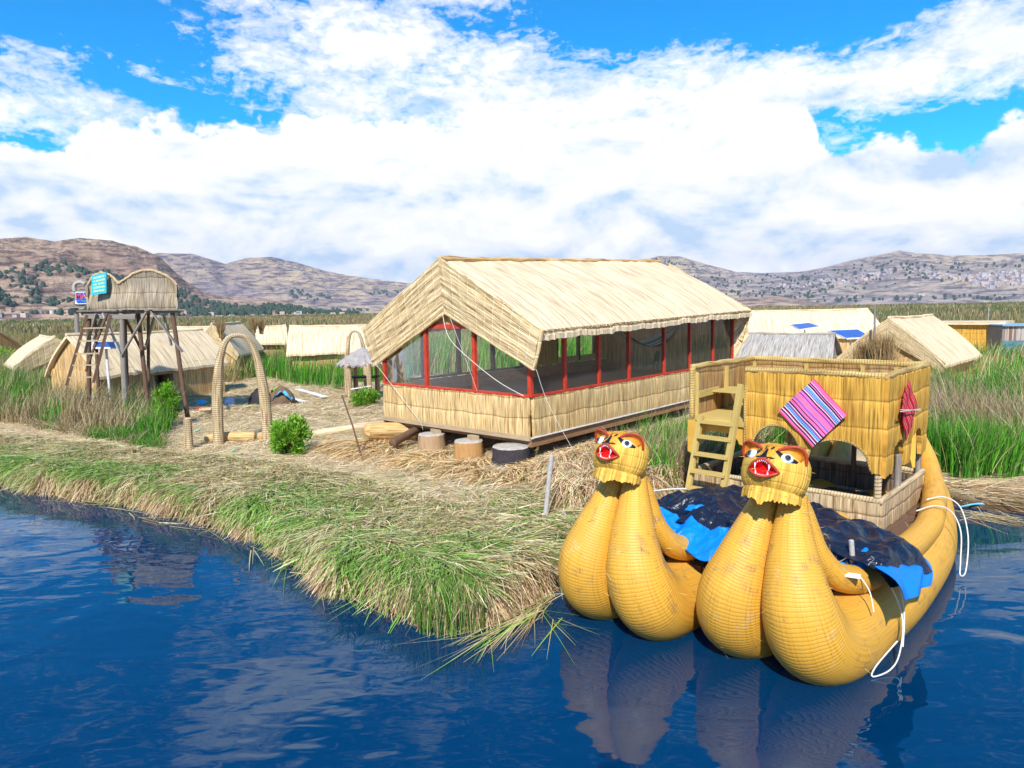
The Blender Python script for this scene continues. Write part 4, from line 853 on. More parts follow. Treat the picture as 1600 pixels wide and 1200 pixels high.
# ------------------------------------------------------------------ watchtower
def bar3(root, p, q, w, mat, nm, r2=None):
    mb = MB(); mb.tube([p, ((p[0] + q[0]) / 2 + random.uniform(-.03, .03), (p[1] + q[1]) / 2, (p[2] + q[2]) / 2), q], [w, w * .92, w * .85], 8, sub=3, jit=.03); return mb.build(nm, M[mat], root)
def plank3(root, p, q, w, t, mat, nm): mb = MB(); mb.bar(p, q, w, t); return mb.build(nm, M[mat], root)
def tower():
    D = 25.5
    P = lambda px, py, dy=0: atY(px, py, D + dy)
    c = P(205, 600); gz = .45
    root = empty('watchtower', (c[0], c[1], gz), 0, 'tall wooden watchtower on crooked poles with a boat shaped reed basket on top', 'tower'); O = np.array([c[0], c[1], gz])
    l = lambda px, py, dy=0: P(px, py, dy) - O
    def foot(px, py, dy=0):
        q = l(px, py, dy); return np.array([q[0], q[1], 0.0 - .2])
    # platform beams
    for (a, b, m) in ((l(128, 489, 0), l(280, 485, 0), 'greywood'), (l(140, 488, 1.6), l(282, 486, 1.6), 'greywood')): plank3(root, a, b, .09, .16, m, 'platform_beam')
    plank3(root, l(132, 494, -.15), l(212, 495, -.15), .1, .17, 'greywood', 'platform_beam')
    mb = MB()
    a0, a1 = l(126, 486, -.2), l(284, 484, -.2)
    for k in range(13): q0 = a0 * (1 - k / 12) + a1 * k / 12; mb.bar(q0, q0 + (l(205, 486, 2.2) - l(205, 486, 0)), .26, .05)
    mb.build('platform_deck', M['greywood'], root)
    # legs
    for px0, px1, dy, m, w, fy in ((190, 193, -.1, 'greywood', .11, 640), (216, 231, .4, 'darkwood', .09, 640), (270, 291, .1, 'darkwood', .09, 660), (139, 134, .2, 'darkwood', .09, 640), (148, 150, 1.8, 'darkwood', .07, 600), (232, 229, 1.8, 'darkwood', .07, 600), (195, 197, 1.9, 'darkwood', .07, 600)):
        t = l(px0, 490, dy); f = foot(px1, 600, dy); bar3(root, f, t, w, m, 'leg')
    # braces
    for p, q, dy, m in (((161, 489), (188, 552), -.25, 'stone'), ((229, 487), (190, 556), -.2, 'greywood'), ((236, 486), (285, 550), -.1, 'greywood'), ((256, 493), (268, 540), .3, 'greywood'), ((150, 490), (132, 553), -.3, 'greywood'), ((193, 492), (220, 545), .7, 'darkwood'), ((242, 493), (226, 547), .9, 'greywood'), ((161, 492), (146, 530), .6, 'greywood')):
        plank3(root, l(*p, dy), l(*q, dy), .12, .05, m, 'brace')
    # ladder
    lad = plank3(root, l(136, 492, -.5), l(104, 602, -.9), .07, .10, 'darkwood', 'ladder_rail'); plank3(root, l(173, 492, -.5), l(146, 598, -.9), .07, .10, 'darkwood', 'ladder_rail')
    bar3(root, l(168, 490, -.4), l(134, 580, -.75), .05, 'darkwood', 'brace')
    for y in (513, 533, 553, 571, 590):
        t = (y - 492) / 110; plank3(root, l(136 - 32 * t, y, -.5 - .4 * t), l(173 - 27 * t, y - 1, -.5 - .4 * t), .06, .05, 'palewood', 'rung')
    # reed basket: outer wall follows a two humped top line
    top = [(137, 470), (138, 445), (146, 432), (158, 426), (172, 430), (186, 443), (196, 437), (208, 428), (222, 423), (235, 422), (250, 426), (262, 432), (272, 440), (277, 446)]
    xs = np.array([t[0] for t in top], float); ys = np.array([t[1] for t in top], float)
    def wall(dy, nm, mt, s=1):
        mb = MB(); rows = []; uv = []; n = 70
        for i in range(n + 1):
            px = 138 + (277 - 138) * i / n; py = np.interp(px, xs, ys) + (random.uniform(-.6, .6)); bot = 484
            a = l(px, bot, dy + .25 * math.cos((px - 138) / 139 * math.pi * 2) * .5); b = l(px, py, dy + .25 * math.cos((px - 138) / 139 * math.pi * 2) * .5); r = []; w = []
            for j in range(9):
                v = j / 8; p = a * (1 - v) + b * v; p = p + np.array([0, s * (-.05 * math.sin(v * math.pi * 2.2) - .03 * float(vnoise(i * .9, v * 2))), 0]); r.append(p); w.append((px * .024, p[2]))
            rows.append(r); uv.append(w)
        mb.grid(rows, uv, flip=False); mb.grid([[p + np.array([0, .07, 0]) for p in r] for r in rows], uv, flip=True); mb.build(nm, M[mt], root)
        mb = MB(); mb.tube([r[-1] + np.array([0, .03, .0]) for r in rows], .055, 8, jit=.12); mb.build('basket_rim', M['palerim'], root)
    wall(-.15, 'basket_wall', 'tower'); wall(2.0, 'basket_wall', 'tower')
    for px in (138, 277):
        mb = MB(); a = l(px, 484, -.1); H = 1.1; b_ = l(px, 484, 2.0); mb2 = panel(mb, a, b_, b_ + np.array([0, 0, .9]), a + np.array([0, 0, .9]), .07, .12, .02, .5); mb.build('basket_end', M['tower'], root)
    # turquoise notice board with rows of pale writing
    A, B, C_, D_ = l(143, 461, -.38), l(166, 458, -.38), l(166, 425, -.38), l(143, 431, -.38)
    mb = MB(); A, B, C_, D_ = [np.array(q) for q in (A, B, C_, D_)]; mb.hexa([A, B, B + [0, .05, 0], A + [0, .05, 0], D_, C_, C_ + [0, .05, 0], D_ + [0, .05, 0]]); sg = mb.build('notice_board', plain('turquoise_board', (.03, .46, .55), .5, .08, 3, bumpd=0), root)
    f = lambda u, v: (A * (1 - u) + B * u) * (1 - v) + (D_ * (1 - u) + C_ * u) * v + np.array([0, -.004, 0])
    m, nt, bs = newmat('rows_of_lettering'); uv = nt.nodes.new('ShaderNodeUVMap').outputs[0]; s = nt.nodes.new('ShaderNodeSeparateXYZ'); nt.links.new(uv, s.inputs[0])
    row = mth(nt, 'GREATER_THAN', mth(nt, 'ABSOLUTE', mth(nt, 'SUBTRACT', mth(nt, 'FRACT', mth(nt, 'MULTIPLY', s.outputs[1], 5)), .5)), .24)
    wn = nt.nodes.new('ShaderNodeTexNoise'); wn.inputs['Scale'].default_value = 1; nt.links.new(mapping(nt, uv, (30, 5, 1)), wn.inputs[0])
    gap = mth(nt, 'LESS_THAN', wn.outputs[0], .45)
    nt.links.new(mixc(nt, mth(nt, 'MAXIMUM', row, gap), (.62, .66, .25), (.03, .46, .55)), bs.inputs['Base Color'])
    mb = MB(); mb.face([f(.12, .08), f(.9, .08), f(.9, .93), f(.12, .93)], [(0, 0), (1, 0), (1, 1), (0, 1)]); mb.build('lettering', m, sg)
    return root
tower()
def text_mesh(body, size, mat, name, parent, loc, rot, extrude=.004):
    cu = bpy.data.curves.new(name, 'FONT'); cu.body = body; cu.size = size; cu.extrude = extrude; cu.offset = size * .02
    to = bpy.data.objects.new(name, cu); COL.objects.link(to); dg = bpy.context.evaluated_depsgraph_get(); me = bpy.data.meshes.new_from_object(to.evaluated_get(dg)); COL.objects.unlink(to); bpy.data.objects.remove(to)
    me.materials.clear(); me.materials.append(mat); o = bpy.data.objects.new(name, me); COL.objects.link(o); o.parent = parent; o.location = loc; o.rotation_euler = rot; return o
def sign_tower():
    D = 31.0; l = lambda px, py, dy=0: atY(px, py, D + dy) - O
    c = atY(120, 560, D); O = np.array([c[0], c[1], .45]); root = empty('sign_platform', tuple(O), 0, 'post carrying a red, white and blue name board left of the watchtower', 'sign')
    mb = MB(); a = l(119, 560); mb.tube([(a[0], a[1], -.2), l(119, 480)], .10, 8); mb.build('post', M['greywood'], root)
    mb = MB(); A = l(115, 480); B = l(140, 480); mb.bar(A, B, .7, .07); mb.bar(l(115, 477), l(140, 477), .72, .03); mb.build('shelf', M['greywood'], root)
    A, B, C_, D_ = l(117, 475, -.45), l(139, 475, -.45), l(139, 456, -.45), l(117, 456, -.45)
    mb = MB(); mb.hexa([A, B, B + [0, .04, 0], A + [0, .04, 0], D_, C_, C_ + [0, .04, 0], D_ + [0, .04, 0]]); s = mb.build('name_board', M['white'], root)
    w = B[0] - A[0]; h = C_[2] - B[2]
    f = lambda u, v, e=.004: A + np.array([w * u, -e, h * v])
    mb = MB(); mb.face([f(.06, .30), f(.97, .30), f(.97, .93), f(.06, .93)]); mb.face([f(.2, .05), f(.97, .05), f(.97, .30), f(.10, .28)]); mb.build('blue_field', plain('sign_blue', (.02, .08, .45), .5, .05, bumpd=0), s)
    mb = MB(); mb.face([f(.5, .22, .006), f(.97, .16, .006), f(.97, .26, .006), f(.5, .28, .006)]); mb.build('green_stripe', plain('sign_green', (.05, .35, .15), .5, .05, bumpd=0), s)
    text_mesh('MAR', h * .62, M['white'], 'lettering', s, tuple(f(.075, .42, .006)), (math.pi / 2, 0, 0), .002)
    text_mesh('MAR', h * .58, plain('sign_red', (.55, .04, .05), .5, .05, bumpd=0), 'lettering', s, tuple(f(.10, .435, .010)), (math.pi / 2, 0, 0), .002)
    mb = MB(); mb.tube([l(117, 455), l(116, 447), l(120, 442), l(127, 441), l(133, 444)], .09, 8, sub=4); mb.build('hoop', M['grey'], root)
    mb = MB(); mb.bar(l(114, 455), l(140, 455), .05, .05); mb.build('top_rail', M['greywood'], root)
sign_tower()
# ------------------------------------------------------------------ arches and little kiosk
def arch(px, py, w, h, D, r, rz, label, name='reed_arch', seed=0, splay=0):
    c = atY(px, py, D); c[2] = gh(c[0], c[1]) - .05
    pts = []; rr = []
    for t in np.linspace(0, 1, 27):
        a = math.pi * t; x = -math.cos(a); x = math.copysign(abs(x) ** .72, x); z = math.sin(a) ** .85
        pts.append((x * w / 2, 0, z * h)); e = abs(2 * t - 1); rr.append(r * (.42 + .58 * min(1, (e * 1.35) ** 1.4)))
    mb = MB(); mb.tube(pts, rr, 16, jit=.012); o = mb.build(name, M['arch'], loc=tuple(c), rz=rz); tag(o, label, 'arch'); return o
aL = at(342, 693, .5); aR = at(419, 688, .5); mid = (aL + aR) / 2
c = mid.copy(); W_ = float(np.hypot(*(aR - aL)[:2])); Dm = float(mid[1])
o = arch(380, 690, W_, 3.42, Dm, .165, math.atan2(aR[1] - aL[1], aR[0] - aL[0]), 'tall bent reed arch bound with cord standing on the straw square')
o.location = (mid[0], mid[1], gh(mid[0], mid[1]) - .05)
def kiosk():
    c = atY(566, 600, 31.0); O = np.array([c[0], c[1], gh(c[0], c[1])]); l = lambda px, py, dy=0: atY(px, py, 31.0 + dy) - O
    root = empty('kiosk', tuple(O), 0, 'small open kiosk with a scalloped pale tin roof on reed posts beside the pavilion', 'kiosk')
    for px, dy in ((546, -.4), (577, -.5), (556, 1.6), (590, 1.4)):
        a = l(px, 600, dy); mb = MB(); mb.tube([(a[0], a[1], -.1), (a[0], a[1], 1.2), (a[0], a[1], l(px, 567, 0)[2])], .11, 10); mb.build('post', M['arch'], root)
    apex = l(566, 543, .5); n = 22; ring = []; cz = l(566, 570, 0)[2]
    ctr = np.array([apex[0], apex[1], 0])
    for k in range(n * 2):
        a = k * math.pi / n; r = 1.15; ring.append(ctr + np.array([math.cos(a) * r * 1.05, math.sin(a) * r, cz + (.05 if k % 2 else -.03)]))
    midr = [ctr + (p - ctr) * [.55, .55, 0] + [0, 0, cz + (apex[2] - cz) * .5 + (.03 if k % 2 else 0)] for k, p in enumerate(ring)]; tp = [apex + (p - ctr) * [.06, .06, 0] for p in ring]
    mb = MB(); mb.grid([ring, midr, tp], wrap=True, UV=[[(0, 0)] * (n * 2 + 1)] * 3, smooth=False, flip=True); mb.grid([[p - [0, 0, .05] for p in q] for q in (ring, midr, tp)], wrap=True, UV=[[(0, 0)] * (n * 2 + 1)] * 3, smooth=False); mb.face(tp); mb.build('roof', plain('pale_tin', (.34, .30, .28), .6, .25, 5), root)
    mb = MB(); mb.box((ctr[0], ctr[1] + .3, 1.0), (1.3, .7, .06)); mb.build('table_top', M['blackfab'], root)
    mb = MB(); mb.bar(l(548, 608, -.55), l(580, 603, -.6), .05, .05); mb.build('rail', M['rope'], root)
    for s in (-1, 1): mb = MB(); mb.tube([(ctr[0] + .5 * s, ctr[1] + .3, 0), (ctr[0] + .5 * s, ctr[1] + .3, 1)], .04, 8); mb.build('table_leg', M['darkwood'], root)
kiosk()
arch(556, 560, .95, 3.1, 33.5, .13, .1, 'slim reed arch rising behind the kiosk roof')
mb = MB(); c = at(295, 700, .5); mb.tube([(0, 0, -.1), (.01, 0, .5), (.02, 0, .92)], [.13, .125, .11], 12, jit=.02); o = mb.build('reed_post', M['arch'], loc=(c[0], c[1], gh(c[0], c[1]))); tag(o, 'short cut off reed post left of the tall arch', 'post')
# ------------------------------------------------------------------ solar panels, poles, stakes
def solar(label, quad, D, pole_px, depth=1.0, tilt=True):
    c = atY(*pole_px, D); O = np.array([c[0], c[1], .45]); root = empty('solar_panel', tuple(O), 0, label, 'solar panel', 'solar panels on poles')
    (x0, y0), (x1, y1), (x2, y2), (x3, y3) = quad      # near-left, near-right, far-right, far-left
    A, B, C_, D_ = atY(x0, y0, D) - O, atY(x1, y1, D) - O, atY(x2, y2, D + depth) - O, atY(x3, y3, D + depth) - O
    mb = MB(); up = np.array([0, 0, .05]); mb.hexa([A - up, B - up, C_ - up, D_ - up, A, B, C_, D_]); mb.build('panel_frame', M['white'], root)
    f = lambda u, v, e=.012: (A * (1 - u) + B * u) * (1 - v) + (D_ * (1 - u) + C_ * u) * v + np.array([0, 0, e])
    mb = MB()
    for i in range(4):
        for j in range(3): u0, u1, v0, v1 = .04 + i * .23, .04 + i * .23 + .222, .07 + j * .29, .07 + j * .29 + .28; mb.face([f(u0, v0), f(u1, v0), f(u1, v1), f(u0, v1)])
    mb.build('cells', M['cell'], root)
    m = (A + B + C_ + D_) / 4; mb = MB(); mb.tube([(m[0], m[1], -.3), (m[0], m[1], m[2] - .06)], .05, 8); mb.build('pole', M['white'], root)
M['cell'] = glossy('solar_cells', (.02, .10, .42), .35, .5, 1, 0)
solar('blue solar panel on a grey pole in front of the wide hut roof', ((142, 543), (188, 543), (185, 534), (146, 534)), 26.8, (166, 600), 1.0)
solar('smaller blue solar panel in front of the long cream hut', ((1249, 515), (1283, 510), (1264, 504), (1234, 507)), 40, (1257, 530), 2.4)
solar('larger blue solar panel with white frame behind the grey hut', ((1323, 529), (1364, 527), (1341, 514), (1292, 516)), 37.5, (1330, 540), 2.6)
def pole(px, y0, y1, D, r, label, m='greywood', px2=None, zf=None, name='pole'):
    t = atY(px2 or px, y0, D); f = atY(px, y1, D)
    if zf is not None: f = np.array([f[0], f[1], zf])
    mb = MB(); mb.tube([(0, 0, 0), ((t - f) / 2) + [.01, 0, 0], t - f], [r, r * .9, r * .8], 7, jit=.05); o = mb.build(name, M[m], loc=tuple(f)); tag(o, label, 'pole'); return o
pole(1367, 476, 560, 33.5, .06, 'weathered grey pole standing in front of the broad cream hut', zf=.3)
pole(1419, 487, 505, 60, .06, 'short pale pole poking up behind the roof of the broad cream hut', zf=.3, m='palewood')
pole(1545, 480, 505, 58, .04, 'thin bluish pole in the reeds behind the yellow hall', zf=.3, m='stone')
p0 = at(566, 714, .55); mb = MB(); t = atY(534, 617, p0[1] + .3) ; mb.tube([(0, 0, -.1), (t - p0) / 2 + [.02, 0, 0], t - p0], [.028, .024, .02], 6, jit=.05); o = mb.build('stake', M['darkwood'], loc=tuple(p0)); tag(o, 'thin dark stick leaning in the straw left of the stumps', 'stake')
p0 = at(851, 812, .5); t = atY(862, 712, p0[1]); mb = MB(); mb.tube([(0, 0, -.1), (t - p0) / 2, t - p0], .048, 10, jit=.03); o = mb.build('mooring_post', M['stone'], loc=tuple(p0)); tag(o, 'pale grey mooring post standing in the straw beside the left prow', 'post')
rope_thing('rope', [p0 + [-.05, -.05, .12], p0 + [.1, -.1, .06], p0 + [.35, -.1, .12], p0 + [.6, .05, .08], p0 + [.9, .2, .2]], .035, 'thick frayed white rope tied at the foot of the mooring post')
# ------------------------------------------------------------------ shrubs
def shrub(px, py, z, r, h, n, pal, label, name='shrub', lean=.0):
    c = at(px, py, z); O = np.array([c[0], c[1], gh(c[0], c[1])]); root = empty(name, tuple(O), 0, label, 'shrub')
    mb = MB()
    for k in range(9):
        a = random.random() * 6.28; q = np.array([math.cos(a) * r * .6, math.sin(a) * r * .6, h * random.uniform(.5, .9)]); mb.tube([(0, 0, -.05), q * .5 + [0, 0, .08], q], [.03, .018, .008], 6, sub=2)
    mb.build('stem', M['darkwood'], root)
    # leaf clumps inside an uneven crown
    nc = 46; cl = []
    while len(cl) < nc:
        q = RNG.uniform(-1, 1, 3)
        if q @ q < 1: cl.append(q * (.35 + .65 * random.random()) if random.random() < .4 else q / np.linalg.norm(q) * random.uniform(.75, 1.08))
    cl = np.array(cl) * [r, r, h / 2] + [0, 0, h * .55]
    i = RNG.integers(0, nc, n); b = cl[i] + RNG.normal(0, r * .16, (n, 3)); b[:, 2] = np.maximum(b[:, 2], .02)
    d = (b - [0, 0, h * .3]) / r + RNG.normal(0, .7, (n, 3)) + [0, 0, .5]
    tone = (0.75 + .5 * RNG.random(nc))[i][:, None]
    blades('foliage', b, d, RNG.uniform(.05, .11, n) * (r / .5), RNG.uniform(.022, .045, n) * (r / .5), RNG.normal(0, .02, (n, 3)), mixcol(pal, n) * tone, M['leaf'], 2, parent=root)
    return root
LG = [(.14, .38, .02), (.22, .50, .03), (.07, .20, .015), (.34, .50, .07)]
shrub(455, 706, .55, .52, .92, 7500, LG, 'round bright green bush beside the right foot of the tall arch')
shrub(262, 668, .5, .40, 1.6, 5000, [(.18, .42, .02), (.25, .5, .03), (.08, .24, .02)], 'slender lime green bush by the last watchtower leg')
shrub(572, 636, .5, .55, .6, 2500, LG, 'low green plants at the foot of the kiosk')
shrub(6, 580, .5, 1.0, 1.6, 2500, [(.25, .5, .03), (.15, .36, .02)], 'lime green bush at the left edge below the tan hut')
M['greenpile'] = plain('fresh_green_reeds', (.22, .42, .08), .8, .5, 22, bumpd=.06, stretch=(1, 5, 1))
# ------------------------------------------------------------------ things lying on the square
def roll(p, q, r, label, m='trunk', cat='reed roll', sub=3): 
    p = np.array(p); q = np.array(q); mb = MB(); mb.tube([(0, 0, 0), (q - p) / 2 + [0, 0, .02], q - p], [r * .8, r, r * .85], 12, sub=sub, jit=.04); o = mb.build('reed_roll', M[m], loc=tuple(p)); tag(o, label, cat); return o
roll(at(322, 685, .62), at(398, 682, .62), .17, 'orange brown reed roll lying behind the left foot of the tall arch', 'hutwall')
roll(at(405, 683, .62), at(424, 680, .62), .15, 'short end of a reed roll behind the right foot of the tall arch', 'hutwall')
roll(at(486, 680, .62), at(596, 664, .62), .16, 'long straw coloured reed roll lying between the green bush and the pavilion', 'hutroof')
def heap(px, py, r, h, mat, label, cat, name='cloth_heap', seed=0, z=.5):
    c = at(px, py, z); O = (c[0], c[1], gh(c[0], c[1]) - .03); rows = []
    for j in range(12):
        v = j / 11; rows.append([(math.cos(a) * r * (1 - v ** 2.2) * (1 + .3 * (float(fbm(math.cos(a) * 1.5 + seed, math.sin(a) * 1.5 + v, 3)) - .5)), math.sin(a) * r * .8 * (1 - v ** 2.2) * (1 + .3 * (float(fbm(math.cos(a) + seed, math.sin(a) * 2 + v, 3)) - .5)), h * (v ** .7) * (1 + .5 * (float(fbm(math.cos(a) * 2 * (1 - v) + seed, math.sin(a) * 2 * (1 - v), 3)) - .5))) for a in np.arange(20) * math.pi / 10])
    mb = MB(); mb.grid(rows, wrap=True, UV=[[(k * .1, j * .1) for k in range(21)] for j in range(12)], flip=True); o = mb.build(name, M[mat], loc=O); tag(o, label, cat); return o
heap(408, 634, .55, .95, 'blackfab', 'black sheet thrown over a pile behind the arch', 'cloth')
heap(440, 632, .62, .95, 'brownfab', 'dark brown sack pile with light blue cloth on top', 'sack', 'sack_pile', 2)
def cloth_on(px, py, D, w, h, mat, label, z=None, name='cloth'):
    c = atY(px, py, D); mb = MB(); g = [[((i / 7 - .5) * w, (j / 5 - .5) * w * .5, -h * (abs(i / 7 - .5) * 2) ** 2 + .06 * math.sin(i * 2.1 + j * 1.3)) for j in range(6)] for i in range(8)]; mb.grid(g, flip=True); mb.grid([[(p[0], p[1], p[2] - .02) for p in r] for r in g]); o = mb.build(name, M[mat], loc=tuple(c)); tag(o, label, 'cloth')
cloth_on(441, 612, float(at(440, 632, .5)[1]) - .3, .8, .35, 'ltblue', 'light blue cloth hanging over the dark sack pile')
cloth_on(434, 606, float(at(440, 632, .5)[1]) + .1, .6, .2, 'lime', 'lime green cloth lying on the dark sack pile')
def boxy(px, py, s, mat, label, cat, name, rz=.3, z=.52):
    c = at(px, py, z); O = (c[0], c[1], gh(c[0], c[1])); root = empty(name, O, rz, label, cat); mb = MB(); t = .03
    for a, b_ in (((0, -s[1] / 2, s[2] / 2), (s[0], t, s[2])), ((0, s[1] / 2, s[2] / 2), (s[0], t, s[2])), ((-s[0] / 2, 0, s[2] / 2), (t, s[1] - t, s[2])), ((s[0] / 2, 0, s[2] / 2), (t, s[1] - t, s[2])), ((0, 0, .02), (s[0] - t, s[1] - t, .03))): mb.box(a, b_)
    mb.build('box_sides', M[mat], root); mb = MB(); mb.bar((-s[0] / 2, -s[1] / 2, s[2]), (-s[0] / 2 * .9, -s[1] / 2 - .16, s[2] - .05), .02, .02); mb.face([(-s[0] / 2, -s[1] / 2 - .01, s[2] + .002), (s[0] / 2, -s[1] / 2 - .01, s[2] + .002), (s[0] / 2, -s[1] / 2 - .14, s[2] - .05), (-s[0] / 2, -s[1] / 2 - .14, s[2] - .05)]); mb.build('flap', M[mat], root)
boxy(322, 645, (.45, .35, .2), 'cardboard', 'small open cardboard box in front of the wide hut', 'box', 'cardboard_box')
def bowl(px, py, r, mat, label): 
    c = at(px, py, .52); mb = MB(); rows = [[(math.cos(a) * rr, math.sin(a) * rr, zz) for a in np.arange(18) * math.pi / 9] for rr, zz in ((.01, .02), (r * .6, .02), (r, r * .6), (r * .95, r * .6), (r * .55, .05), (.01, .05))]; mb.grid(rows, wrap=True, UV=[[(0, 0)] * 19] * 6, flip=True); o = mb.build('basin', M[mat], loc=(c[0], c[1], gh(c[0], c[1]) + .05)); o.rotation_euler = (.5, .3, 0); tag(o, label, 'basin')
bowl(315, 633, .2, 'ltblue', 'light blue basin by the corner of the wide hut'); 
M['redplastic'] = plain('red_plastic', (.55, .02, .02), .4, .1); bowl(312, 641, .13, 'redplastic', 'small red bowl in front of the light blue basin')
M['palecloth'] = plain('white_bag', (.55, .6, .78), .6, .3, 9, bumpd=.05); heap(359, 634, .24, .42, 'palecloth', 'white and blue patterned bag behind the left leg of the tall arch', 'bag', 'bag', 7)
def plankp(p, q, w, mat, label, cat='plank', name='plank'): 
    p = np.array(p); q = np.array(q); mb = MB(); mb.bar(p - p, q - p, w, .04); o = mb.build(name, M[mat], loc=tuple(p)); tag(o, label, cat, )
plankp(at(465, 608, .62), at(508, 620, .62), .28, 'white', 'longer white plank lying on the straw before the reeds'); plankp(at(453, 622, .58), at(474, 627, .58), .26, 'white', 'shorter white plank nearer the dark sack pile')
plankp(at(512, 606, .62), at(560, 622, .62), .12, 'palewood', 'thin pale pole lying left of the kiosk'); plankp(at(520, 602, .62), at(575, 619, .62), .10, 'beam', 'thin brown pole lying left of the kiosk')
def bottle(px, py):
    c = at(px, py, .5); mb = MB(); mb.tube([(0, 0, 0), (.1, 0, .01), (.19, 0, .02), (.23, 0, .02), (.26, 0, .02)], [.04, .045, .04, .018, .018], 10); o = mb.build('bottle', M['mint'], loc=(c[0], c[1], gh(c[0], c[1]) + .06), rz=random.random() * 3); return o
M['mint'] = glossy('mint_plastic', (.25, .62, .42), .3, .5, 2, 0)
tag(bottle(304, 677), 'pale mint plastic bottle lying right of the short reed post', 'bottle'); tag(bottle(362, 708), 'pale mint plastic bottle in the grass in front of the tall arch', 'bottle')
mb = MB(); c = at(1500, 797, .02); e = at(1563, 794, .02); mb.tube([(0, 0, 0), (e - c) / 2 + [0, .1, .02], e - c], [.015, .022, .012], 8, sub=3); o = mb.build('reed_log', M['ltblue'], loc=(c[0], c[1], .09)); o.name = 'blue_tarp_edge'; tag(o, 'narrow light blue tarp edge along the right waterline', 'tarp')
# a person crouching in the reeds behind the pavilion
def person():
    c = atY(703, 600, 28.5); c[2] = .5; root_me = bpy.data.meshes.new('person')
    J = {'p': (0, 0, .42), 'c': (.02, -.16, .72), 's': (.02, -.22, .92), 'n': (.02, -.26, 1.04), 'h1': (.02, -.28, 1.14), 'h2': (.02, -.30, 1.26), 'kl': (-.16, -.42, .5), 'kr': (.2, -.42, .5), 'fl': (-.16, -.2, .08), 'fr': (.2, -.2, .08), 'tl': (-.17, -.36, .04), 'tr': (.21, -.36, .04), 'sl': (-.18, -.2, .9), 'sr': (.22, -.2, .9), 'el': (-.28, -.36, .66), 'er': (.32, -.36, .66), 'wl': (-.18, -.55, .5), 'wr': (.2, -.55, .5)}
    R = {'p': .15, 'c': .15, 's': .15, 'n': .055, 'h1': .095, 'h2': .085, 'kl': .08, 'kr': .08, 'fl': .05, 'fr': .05, 'tl': .04, 'tr': .04, 'sl': .08, 'sr': .08, 'el': .05, 'er': .05, 'wl': .035, 'wr': .035}
    ks = list(J); E = [('p', 'c'), ('c', 's'), ('s', 'n'), ('n', 'h1'), ('h1', 'h2'), ('p', 'kl'), ('p', 'kr'), ('kl', 'fl'), ('kr', 'fr'), ('fl', 'tl'), ('fr', 'tr'), ('s', 'sl'), ('s', 'sr'), ('sl', 'el'), ('sr', 'er'), ('el', 'wl'), ('er', 'wr')]
    def skin(name, keys, scale, mat, parent=None):
        vs = [k for k in ks if k in keys]; me = bpy.data.meshes.new(name); me.from_pydata([J[k] for k in vs], [(vs.index(a), vs.index(b)) for a, b in E if a in keys and b in keys], []); o = bpy.data.objects.new(name, me); COL.objects.link(o); md = o.modifiers.new('skin', 'SKIN')
        for k, sv in zip(vs, me.skin_vertices[0].data): sv.radius = (R[k] * scale,) * 2; sv.use_root = (k == vs[0])
        o.modifiers.new('sub', 'SUBSURF').levels = 1
        o.modifiers['sub'].render_levels = 1; me.materials.append(mat); o.parent = parent; return o
    b = skin('person', set(ks), 1, plain('skin', (.32, .17, .10), .6, .1)); b.location = tuple(c); b.rotation_euler = (0, 0, 2.6)
    tag(b, 'person in white shirt and dark hat crouching in the reeds behind the pavilion', 'person')
    skin('shirt', {'c', 's', 'sl', 'sr', 'el', 'er'}, 1.12, M['white'], b); skin('trousers', {'p', 'kl', 'kr', 'fl', 'fr'}, 1.12, M['blackfab'], b)
    mb = MB(); rows = [[(.02 + math.cos(a) * r, -.30 + math.sin(a) * r, z) for a in np.arange(14) * math.pi / 7] for r, z in ((.19, 1.26), (.11, 1.28), (.10, 1.38), (.02, 1.41))]; mb.grid(rows, wrap=True, UV=[[(0, 0)] * 15] * 4, flip=True); mb.build('hat', M['blackfab'], b)
person()
# small litter of the yard
heap(336, 632, .55, .16, 'greenpile', 'low heap of fresh green cut reeds beside the wide hut', 'reed pile', 'reed_pile', 11) if 'greenpile' in M else None
